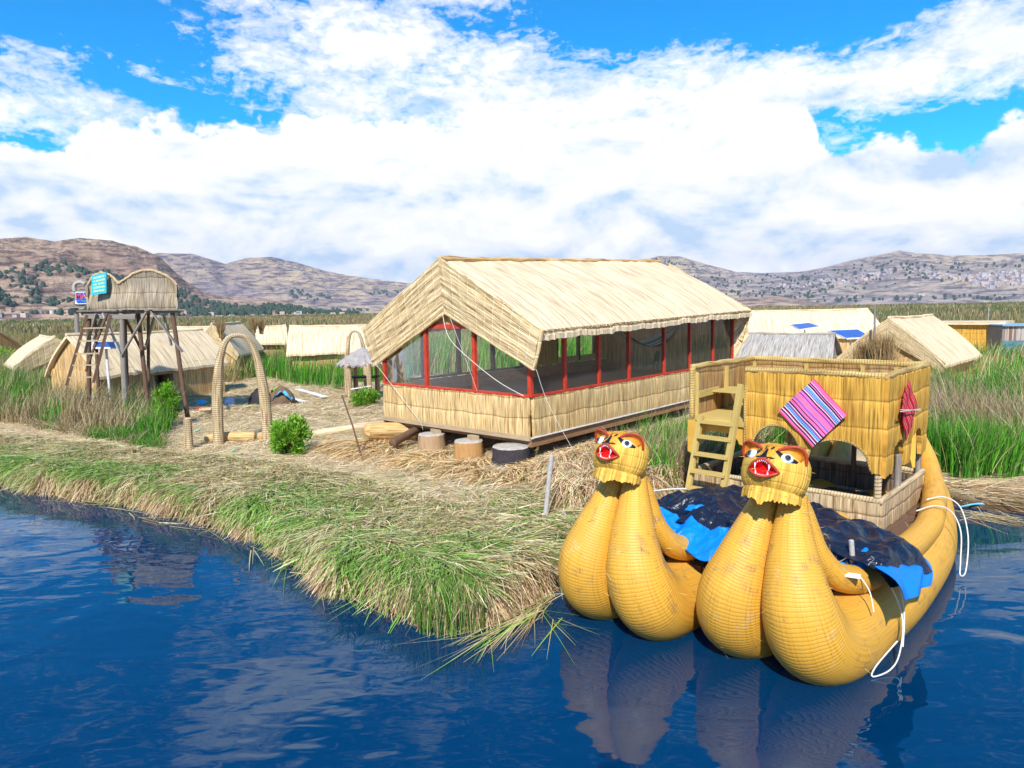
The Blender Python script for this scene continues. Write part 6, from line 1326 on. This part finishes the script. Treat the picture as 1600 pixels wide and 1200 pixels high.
L_ = tarp(t_left, 100, 80, 'tarpaulin', '', M['tarpblack'], seed=9, amp=.12); tag(L_, 'crumpled black and blue plastic sheet between the two cat headed prows', 'tarp', 'tarps covering the fore deck')
def blue_l(u, v): return b3(.52 + .48 * v + .12 * math.sin(u * 6), -2.85 + 1.45 * u, 1.0 + .24 * v + .05 * math.sin(u * 13))
tarp(blue_l, 60, 40, 'blue_lining', '', M['tarpblue'], L_, .10, 2, 1.3)
def blue_l2(u, v): return b3(1.2 + .6 * v, -2.4 + .2 * math.sin(v * 2) + .16 * u, 1.38 + .06 * math.sin(v * 9))
tarp(blue_l2, 8, 20, 'blue_lining', '', M['tarpblue'], L_, .04, 4, 1.5)
# stick, boards and ropes on the fore deck
q = Bw(*loc_(1332, 893, 1.0), 1.0); mb = MB(); mb.tube([(0, 0, 0), (-.01, 0, .2), (-.03, .0, .42)], .035, 8, jit=.04); o = mb.build('stick', M['stone'], loc=tuple(q)); tag(o, 'short grey stick standing up from the tarp behind the right head', 'stick')
q = at(1288, 893, 1.14); mb = MB(); mb.bar((0, 0, 0), at(1345, 901, 1.14) - q, .09, .03); o = mb.build('board', M['white'], loc=tuple(q)); tag(o, 'thin white board lying at the foot of the grey stick', 'board')
q = Bw(1.35, .0, 1.03); mb = MB(); mb.tube([(0, 0, 0), (.1, .02, .02), (.22, .02, .0)], .06, 9, jit=.05); o = mb.build('wood_block', M['palewood'], loc=tuple(q)); tag(o, 'small cut wood piece on the gunwale beside the white board', 'wood')
rope_thing('rope', [Bw(1.25, .0, 1.1), Bw(1.4, .26, 1.06), Bw(1.45, .46, .80), Bw(1.40, .60, .45), Bw(1.05, .66, .16), Bw(.80, .62, .04), Bw(.55, .50, .02), Bw(.70, .50, .10), Bw(1.1, .62, .30)], .010, 'white rope looping from the fore gunwale down into the water')
rope_thing('rope', [Bw(1.42, .16, 1.12), Bw(1.55, .34, 1.06), Bw(1.55, .52, .78), Bw(1.46, .60, .50), Bw(1.2, .66, .2)], .010, 'second white rope strand beside the loop on the fore gunwale')
rope_thing('rope', [Bw(.95, .20, 1.08), Bw(.92, .33, .92), Bw(.80, .42, .72)], .009, 'thin white string round the gunwale roll below the white board')
rope_thing('rope', [Bw(4.55, .0, 1.05), Bw(4.9, .2, 1.10), Bw(5.1, .40, .98), Bw(5.0, .56, .7), Bw(4.75, .62, .3), Bw(4.55, .66, .12), Bw(4.75, .70, .14), Bw(5.15, .64, .6), Bw(5.5, .45, .98), Bw(5.5, .2, 1.12), Bw(5.2, .0, 1.1)], .011, 'white rope loop hanging over the hull beside the cabin')
0 and rope_thing('rope', [Bw(ua + 1.1, va + .08, 1.12), Bw(ua + 1.15, va + .13, 1.0), Bw(ua + 1.3, va + .2, 1.08)], .014, 'twisted dark and white rope end at the cabin corner')
rope_thing('rope', [Bw(3.4, -3.6, 1.05), Bw(3.2, -4.0, 1.0), Bw(2.9, -4.6, .85)], .014, 'white mooring line running from the left hull to the straw bank')

# loose fibres and frayed reed ends standing off the bundles, and on the heads
def stray(ob, n, L0, L1, pal, name='loose_fibres'):
    me = ob.data; co = np.zeros(len(me.vertices) * 3); me.vertices.foreach_get('co', co); co = co.reshape(-1, 3); nr = np.zeros(len(me.vertices) * 3); me.vertices.foreach_get('normal', nr); nr = nr.reshape(-1, 3)
    i = RNG.integers(0, len(co) - 20, n); t = np.cross(nr[i], RNG.normal(0, 1, (n, 3))); d = t + nr[i] * RNG.uniform(.08, .6, n)[:, None]
    blades(name, co[i] + RNG.normal(0, .01, (n, 3)), d, RNG.uniform(L0, L1, n), RNG.uniform(.003, .006, n), RNG.normal(0, .02, (n, 3)), mixcol(pal, n), M['blade'], 2, parent=ob)['kind'] = 'stuff'
for ob in [o for o in bpy.data.objects if o.parent == boat and (o.name.startswith('hull_bundle') or o.name.startswith('gunwale_roll'))]:
    stray(ob, 260, .03, .13, [(.74, .48, .14), (.5, .28, .06), (.82, .62, .26)])
for ob in [o for o in bpy.data.objects if o.name.startswith('cat_head')]:
    stray(ob, 160, .02, .07, [(.80, .55, .16), (.6, .34, .07)])
# ------------------------------------------------------------------ straw and grass cover
def outward(x, y):
    e = .25; gx = sdist(x + e, y) - sdist(x - e, y); gy = sdist(x, y + e) - sdist(x, y - e); n = np.hypot(gx, gy) + 1e-6
    return -gx / n, -gy / n
def shore_pts(n, pts, spread):
    P = np.array(pts); seg = np.linalg.norm(np.diff(P, axis=0), axis=1); c = np.concatenate([[0], np.cumsum(seg)]); s = RNG.random(n) * c[-1]
    return np.interp(s, c, P[:, 0]), np.interp(s, c, P[:, 1])
SHW = [(-21, 21.3)] + [tuple(at(x, y, 0)[:2]) for x, y in W0] + [(.62, 11.6), (1.5, 12.1), (2.6, 12.9)]
def clumpn(x, y, k=1.4, s=0): return fbm(x * k + s, y * k + s, 3)
def lie(name, x, y, dirx, diry, jitter, L, w, up, drop, pal, green, gprob, label, zoff=.03, zmin=None, lift=.03):
    n = len(x); a = np.arctan2(diry, dirx) + RNG.normal(0, jitter, n) + (fbm(x * .9 + 4, y * .9, 3) - .5) * 1.6
    d = np.stack([np.cos(a), np.sin(a), RNG.normal(up, .14, n)], 1); z = gheight(x, y) + zoff + RNG.random(n) * lift
    bend = np.stack([np.cos(a) * .1, np.sin(a) * .1, -np.abs(RNG.normal(drop, drop * .3, n))], 1) * L[:, None] + RNG.normal(0, .05, (n, 3)) * [1, 1, .2]
    col = mixcol(pal, n, jit=.18); g = RNG.random(n) < gprob; col[g] = mixcol(green, int(g.sum()), jit=.25)
    o = blades(name, np.stack([x, y, z], 1), d, L, w, bend, col, M['blade'], 3, flat=True, zmin=zmin); tag(o, label, 'straw', kind='stuff'); return o
PALE = [(.80, .66, .42), (.70, .54, .30), (.86, .75, .54), (.42, .29, .14)]; BRN = [(.60, .40, .22), (.74, .54, .32), (.26, .14, .06), (.82, .66, .42)]
SAGE = [(.34, .50, .12), (.20, .42, .05), (.44, .58, .16), (.11, .30, .03)]
# drape over the bank
n = 30000; x, y = shore_pts(n, SHW, 0); ox, oy = outward(x, y); q = RNG.random(n) ** 1.3 * .62 - .04; x = x - ox * q; y = y - oy * q
L = RNG.uniform(.18, .48, n); gp = (.10 + .75 * sstep(.52, .66, clumpn(x, y, 1.1, 3))) * sstep(.05, .3, q)
lie('bank_grass', x, y, ox + .35, oy - .1, .55, L, RNG.uniform(.010, .022, n), .02, .85, BRN, SAGE, gp, 'brown and green straw hanging over the bank edge down to the water', .04, -.03, .06)
# sheaves of cut stems under the lip
n = 15000; x, y = shore_pts(n, SHW, 0); ox, oy = outward(x, y); q = RNG.random(n) * .2 - .08; x = x - ox * q; y = y - oy * q
lie('bank_grass', x, y, ox, oy, .5, RNG.uniform(.15, .4, n), RNG.uniform(.010, .018, n), -.5, .8, BRN, SAGE, .12, 'short brown straw ends under the bank edge', -.10, -.03, .04)
# combed lying grass behind the edge
n = 62000; x, y = shore_pts(n, SHW, 0); ox, oy = outward(x, y); q = .1 + RNG.random(n) ** .85 * 3.0; x = x - ox * q; y = y - oy * q
ok = sdist(x, y) > .1; x, y, q, ox, oy = x[ok], y[ok], q[ok], ox[ok], oy[ok]; n = len(x)
gp = np.clip(sstep(.40, .60, clumpn(x, y, .8, 8)) * (1.05 - q / 3.0), .06, 1)
lie('lying_grass', x, y, ox * .7 + .55, oy * .7 - .25, .55, RNG.uniform(.25, .85, n), RNG.uniform(.010, .026, n), .16, .16, [(.80, .67, .38), (.66, .53, .27), (.86, .76, .48), (.32, .23, .10)], SAGE, gp, 'pale and green grass lying combed along the island edge', .02, None, .08)
# pale straw over the square
P = [(-24, 21.5), (-14, 17.6), (-6, 14.6), (-1, 12.6), (1.2, 13.5), (1.2, 16.5), (-2, 20), (-4.5, 23), (-3, 40), (-14, 44), (-24, 36)]
n = 80000; x, y = inpoly(P, n); ok = sdist(x, y) > 1.6; x, y = x[ok], y[ok]; n = len(x)
lie('loose_straw', x, y, np.ones(n), np.zeros(n) - .2, 1.2, RNG.uniform(.15, .5, n) * (1 + (y > 26) * .3), RNG.uniform(.010, .02, n) * (1 + (y > 26) * .5), .10, .12, PALE, SAGE, np.clip(.42 - (sdist(x, y) - 2) * .18, .04, .4) * (clumpn(x, y, .7, 2) > .45), 'pale loose straw strewn over the open square', .02, None, .05)
# heaped golden straw round the stumps and down the right side
def heapzone(a0, a1, b0, b1, n, fx, fy, label, zl):
    a = a0 + RNG.random(n) * (a1 - a0); b = b0 + RNG.random(n) * (b1 - b0); x = PAV[0] + PU[0] * a + PL[0] * b; y = PAV[1] + PU[1] * a + PL[1] * b
    dx = PU[0] * fx + PL[0] * fy; dy = PU[1] * fx + PL[1] * fy
    ok = np.ones(n, bool)
    for sa, sb in ((-.40, .35), (-.34, 1.95), (-.26, 3.55)):
        ok &= ~((np.abs(b - sb - .15 * (a < sa)) < .55) & (a > sa - .25) & (a < sa + .6)) & ~(np.hypot(a - sa + .25, b - sb) < .72)
    x, y = x[ok], y[ok]; n = len(x)
    return lie('straw_heap', x, y, np.full(n, dx), np.full(n, dy), .42, RNG.uniform(.45, 1.1, n), RNG.uniform(.016, .034, n), .24, .34, [(.90, .68, .36), (.80, .56, .26), (.94, .80, .52), (.34, .18, .07)], SAGE, .03, label, .0, None, zl)
heapzone(-1.9, -.3, -1.2, 6.3, 16000, -1, -.25, 'golden straw combed outwards round the tree stumps', .06)
heapzone(-1.5, 4.2, -3.0, -.3, 20000, -.45, -1, 'heaped brown straw sloping from the pavilion towards the boat', .30)
n = 9000; P = [(1.0, 13.2), (2.4, 13.6), (4.0, 15.2), (2.6, 17.4), (.6, 16.2)]; x, y = inpoly(P, n); lie('straw_heap', x, y, np.full(n, -.3), np.full(n, -1.0), .5, RNG.uniform(.4, .9, n), RNG.uniform(.012, .02, n), .1, .5, BRN, SAGE, .06, 'dark brown straw banked behind the mooring post', .05, None, .5)
# under the pavilion
n = 6000; a = RNG.random(n) * 8; b = RNG.random(n) * 6; x = PAV[0] + PU[0] * a + PL[0] * b; y = PAV[1] + PU[1] * a + PL[1] * b
lie('straw_heap', x, y, np.full(n, -.6), np.full(n, -.7), .8, RNG.uniform(.3, .7, n), RNG.uniform(.015, .02, n), .1, .2, BRN, SAGE, .02, 'dim straw lying underneath the pavilion floor')
# low landing on the right
P = [tuple(at(*q, .1)[:2]) for q in ((1478, 790), (1500, 800), (1600, 806), (1760, 812))] + [(22, 20), (14, 19), (10, 17)]
n = 16000; x, y = inpoly(P, n); ok = sdist(x, y) > .02; x, y = x[ok], y[ok]; n = len(x); lie('landing_straw', x, y, np.full(n, 1.0), np.full(n, -.3), .35, RNG.uniform(.3, .9, n), RNG.uniform(.012, .022, n), .03, .06, PALE + BRN[:2], SAGE, .03, 'flat straw landing at the right waterline', .02, None, .04)
# ------------------------------------------------------------------ standing reeds
def stand(poly, n, h, w, lean, gthr, label, k=.6, s=0, world=False, hv=.3, wind=(.12, 0), green=RG, dry=RD, name='standing_reeds', seg=3, mind=.05):
    x, y = inpoly(poly if world else [tuple(at(*q, .5)[:2]) for q in poly], n); ok = sdist(x, y) > mind; x, y = x[ok], y[ok]; n = len(x)
    c = fbm(x * k + s, y * k + s, 3); g = RNG.random(n) < sstep(gthr - .06, gthr + .06, c) * .92
    hh = np.broadcast_to(h, (n,)) * (.75 + .5 * fbm(x * .8 + 3, y * .8, 2)) * np.where(g, .9, 1.05)
    z = gheight(x, y); L = hh * (1 + RNG.normal(0, hv, n).clip(-.55, .5))
    d = np.stack([RNG.normal(wind[0] * .3, lean * .6, n), RNG.normal(wind[1] * .3, lean * .6, n), np.ones(n)], 1)
    bend = np.stack([RNG.normal(wind[0], lean, n), RNG.normal(wind[1], lean, n), -np.abs(RNG.normal(0, lean * .7, n))], 1) * L[:, None] * np.where(g, .45, .9)[:, None]
    col = mixcol(dry, n, jit=.2); col[g] = mixcol(green, int(g.sum()), jit=.25)
    o = blades(name, np.stack([x, y, z - .03], 1), d, L, w * RNG.uniform(.7, 1.3, n), bend, col, M['blade'], seg); tag(o, label, 'reeds', kind='stuff'); return o
DR2 = [(.46, .36, .20), (.36, .27, .13), (.56, .46, .29), (.24, .18, .08)]
stand([(-40, 600), (-40, 650), (0, 662), (60, 668), (150, 682), (250, 690), (270, 672), (262, 640), (180, 622), (90, 602)], 21000, .98, .022, .20, .50, 'tall brown and green reeds along the left, round the watchtower feet', s=3, dry=DR2)
stand([(-40, 588), (-40, 640), (60, 640), (120, 640), (130, 598), (90, 592)], 12000, 1.25, .026, .16, .40, 'taller green reeds on the far left below the tan hut', s=9, dry=DR2)
stand([(40, 668), (150, 690), (255, 702), (268, 690), (150, 672), (60, 660)], 4500, .45, .016, .45, .62, 'short brown tufts before the left reeds', s=5, dry=DR2)
stand([(362, 582), (400, 590), (470, 604), (530, 609), (548, 600), (640, 600), (640, 560), (362, 558)], 20000, 1.3, .028, .12, .34, 'dense dark green reeds behind the square', s=1, dry=DR2)
stand([(-8, 41), (12, 44), (14, 60), (-14, 62), (-16, 46)], 12000, 2.0, .045, .12, .40, 'reeds behind the pavilion', s=6, world=True)
stand([(9.9, 17.0), (10.6, 15.9), (12.6, 16.6), (15.5, 16.3), (21, 16.5), (27, 19), (27, 27), (17, 28.5), (12, 24)], 36000, 1.28, .018, .22, .44, 'tall tangled green and straw coloured reeds right of the boat', s=2, k=.35, world=True, dry=[(.50, .38, .22), (.40, .29, .15), (.60, .49, .32), (.28, .19, .09)], wind=(-.1, 0))
stand([(10.3, 15.3), (12.2, 15.9), (12.0, 17.5), (10, 17)], 5000, 1.1, .018, .16, .2, 'bright green reeds beside the stern of the boat', s=2, k=.35, world=True)
stand([(27, 20), (48, 22), (62, 60), (26, 62), (25, 46), (24, 30)], 16000, .9, .05, .2, .5, 'brown reeds round the yellow hall', s=7, world=True)
stand([(3.3, 14.2), (5.2, 16.0), (6.9, 17.9), (9.0, 18.6), (11.5, 24.5), (9.6, 25.5), (3.0, 17.3), (2.2, 15.6)], 17000, .95, .017, .24, .47, 'thick green reeds between the pavilion and the boat', s=4, k=.7, world=True, dry=DR2, mind=.2)
stand([(11, 24), (18, 28), (20, 31), (12, 35), (9.5, 28)], 6000, 1.0, .03, .2, .5, 'low brown reeds before the grey hut', s=5, world=True)
stand([(-62, 52), (-20, 44), (-6, 62), (30, 62), (62, 60), (110, 90), (58, 110), (0, 96), (-30, 96), (-60, 108), (-105, 145)], 42000, 1.2, .075, .16, .50, 'wide middle distance reed field behind the huts', s=2, k=.08, world=True, dry=[(.26, .20, .09), (.33, .26, .13), (.20, .16, .06)], green=[(.09, .15, .03), (.13, .19, .05)], seg=2, mind=.5)
stand([(-44, 27), (-24, 25.5), (-22, 33), (-31, 44), (-62, 52), (-60, 40)], 12000, 1.3, .04, .18, .46, 'green reeds between the small huts on the left', s=11, world=True)
stand([(-21.5, 33), (-14.5, 42.5), (-19, 46), (-30, 46), (-27, 38)], 6000, 1.2, .04, .18, .5, 'reeds behind the wide hut', s=12, world=True)
# far reed bed top fringe
def far_fringe(r0, r1, a0, a1, n, z, label):
    r = r0 * (r1 / r0) ** (RNG.random(n) ** 1.3); a = np.radians(RNG.uniform(a0, a1, n)); x, y = r * np.sin(a), r * np.cos(a)
    d = np.stack([RNG.normal(0, .15, n), RNG.normal(0, .15, n), np.ones(n)], 1); L = RNG.uniform(.6, 1.6, n) * (1 + r / 800); c = fbm(x * .012, y * .03, 3)
    col = mixcol([(.30, .23, .11), (.38, .29, .15), (.22, .18, .08)], n); g = RNG.random(n) < sstep(.48, .6, c); col[g] = mixcol([(.10, .15, .04), (.14, .18, .06)], int(g.sum()))
    o = blades('far_reeds', np.stack([x, y, np.full(n, z)], 1), d, L, .0022 * r, np.zeros((n, 3)), col, M['blade'], 1); tag(o, label, 'reeds', kind='stuff')
far_fringe(206, 900, -47, -12, 22000, .6, 'feathery tops of the far left reed bed'); far_fringe(124, 900, -12, 47, 36000, .6, 'feathery tops of the far right reed bed')
# upright green reeds at the island tip
def px_blades(poly, n, h, w, lean, label, pal, name='water_reeds', z=0.0, wts=None):
    x, y = inpoly([tuple(at(*q, z)[:2]) for q in poly], n); L = RNG.uniform(.5, 1.1, n) * h; d = np.stack([RNG.normal(0, lean, n), RNG.normal(0, lean, n), np.ones(n)], 1)
    o = blades(name, np.stack([x, y, np.full(n, -.05)], 1), d, L, w, RNG.normal(0, lean * .8, (n, 3)) * L[:, None] * [1, 1, 0], mixcol(pal, n, wts), M['blade'], 3); tag(o, label, 'reeds', kind='stuff')
px_blades([(640, 962), (655, 992), (700, 1000), (750, 994), (765, 972), (700, 962)], 520, .85, .012, .10, 'green reeds standing in the water at the island tip', [(.10, .25, .03), (.16, .32, .05), (.42, .34, .18)])
px_blades([(590, 935), (620, 968), (660, 975), (650, 945)], 160, .5, .011, .2, 'thin dry reeds standing at the water by the tip', DR2 + [(.14, .3, .05)])
px_blades([(775, 935), (790, 960), (815, 945), (805, 925)], 90, .6, .012, .12, 'green reeds in the corner of the bank near the left prow', [(.10, .28, .03), (.2, .36, .06)])
# reeds floating on the water
def floaters(n, segs, label, pal, wts=None, L0=.5, L1=1.4, jit=.35):
    B = []; D = []
    for _ in range(n):
        (x0, y0), (x1, y1), (ex, ey) = random.choice(segs); t = random.random(); p = at(x0 + (x1 - x0) * t + random.gauss(0, 6), y0 + (y1 - y0) * t + random.gauss(0, 5), 0); q = at(x0 + (x1 - x0) * t + ex, y0 + (y1 - y0) * t + ey, 0); d = q - p; d /= np.linalg.norm(d); a = random.gauss(0, jit)
        B.append((p[0], p[1], .015 + random.random() * .03)); D.append((d[0] * math.cos(a) - d[1] * math.sin(a), d[0] * math.sin(a) + d[1] * math.cos(a), random.uniform(-.01, .03)))
    n = len(B); o = blades('floating_reeds', np.array(B), np.array(D), RNG.uniform(L0, L1, n), RNG.uniform(.010, .020, n), RNG.normal(0, .04, (n, 3)) * [1, 1, .2], mixcol(pal, n, wts), M['blade'], 3, flat=True); tag(o, label, 'reeds', kind='stuff')
FL = [(.62, .50, .26), (.50, .34, .14), (.70, .62, .36), (.16, .38, .03), (.30, .48, .06)]
floaters(90, [((380, 848), (520, 925), (70, 42)), ((430, 880), (560, 940), (60, 25)), ((60, 782), (230, 800), (60, 8)), ((180, 800), (330, 838), (70, 12))], 'long cut reeds floating along the left bank', FL)
floaters(150, [((880, 925), (800, 975), (-60, 28)), ((870, 935), (760, 1000), (-50, 40)), ((860, 925), (790, 960), (-70, 30))], 'sheaf of cut reeds floating beside the left prow', FL, (3, 3, 3, 1.2, 1.2), .5, 1.5, .3)
floaters(16, [((800, 960), (720, 1010), (-60, 50)), ((840, 950), (880, 980), (60, 40))], 'few green reeds drifting over the dark water', [(.16, .42, .03), (.32, .52, .07), (.5, .4, .2)], None, .7, 1.6, .7)
floaters(60, [((1492, 805), (1560, 806), (50, 10))], 'reed ends floating at the right landing', FL[:3])
tuft(atY(1378, 572, 32.5), 'big brown reed tuft between the grey hut and the broad cream hut', 1.7, 700, .8, grp=None)
tuft(atY(1352, 572, 33.5), 'ragged brown reed tuft behind the right gable of the grey hut', 1.4, 500, .7, grp=None)

mb = MB()
mb.hexa([(-7200, -7200, -4), (7200, -7200, -4), (7200, 7200, -4), (-7200, 7200, -4), (-7200, -7200, 500), (7200, -7200, 500), (7200, 7200, 500), (-7200, 7200, 500)])
hm = bpy.data.materials.new('thin_air_haze'); hm.use_nodes = True; nt = hm.node_tree; nt.nodes.clear()
out = nt.nodes.new('ShaderNodeOutputMaterial'); vol = nt.nodes.new('ShaderNodeVolumePrincipled')
vol.inputs['Color'].default_value = (.64, .74, 1, 1); vol.inputs['Density'].default_value = 7e-5; vol.inputs['Anisotropy'].default_value = 0
nt.links.new(vol.outputs[0], out.inputs['Volume'])
o = mb.build('haze', hm); tag(o, kind='stuff')
SC.cycles.volume_bounces = 0; SC.cycles.volume_step_rate = 10
SC.view_settings.exposure = .66
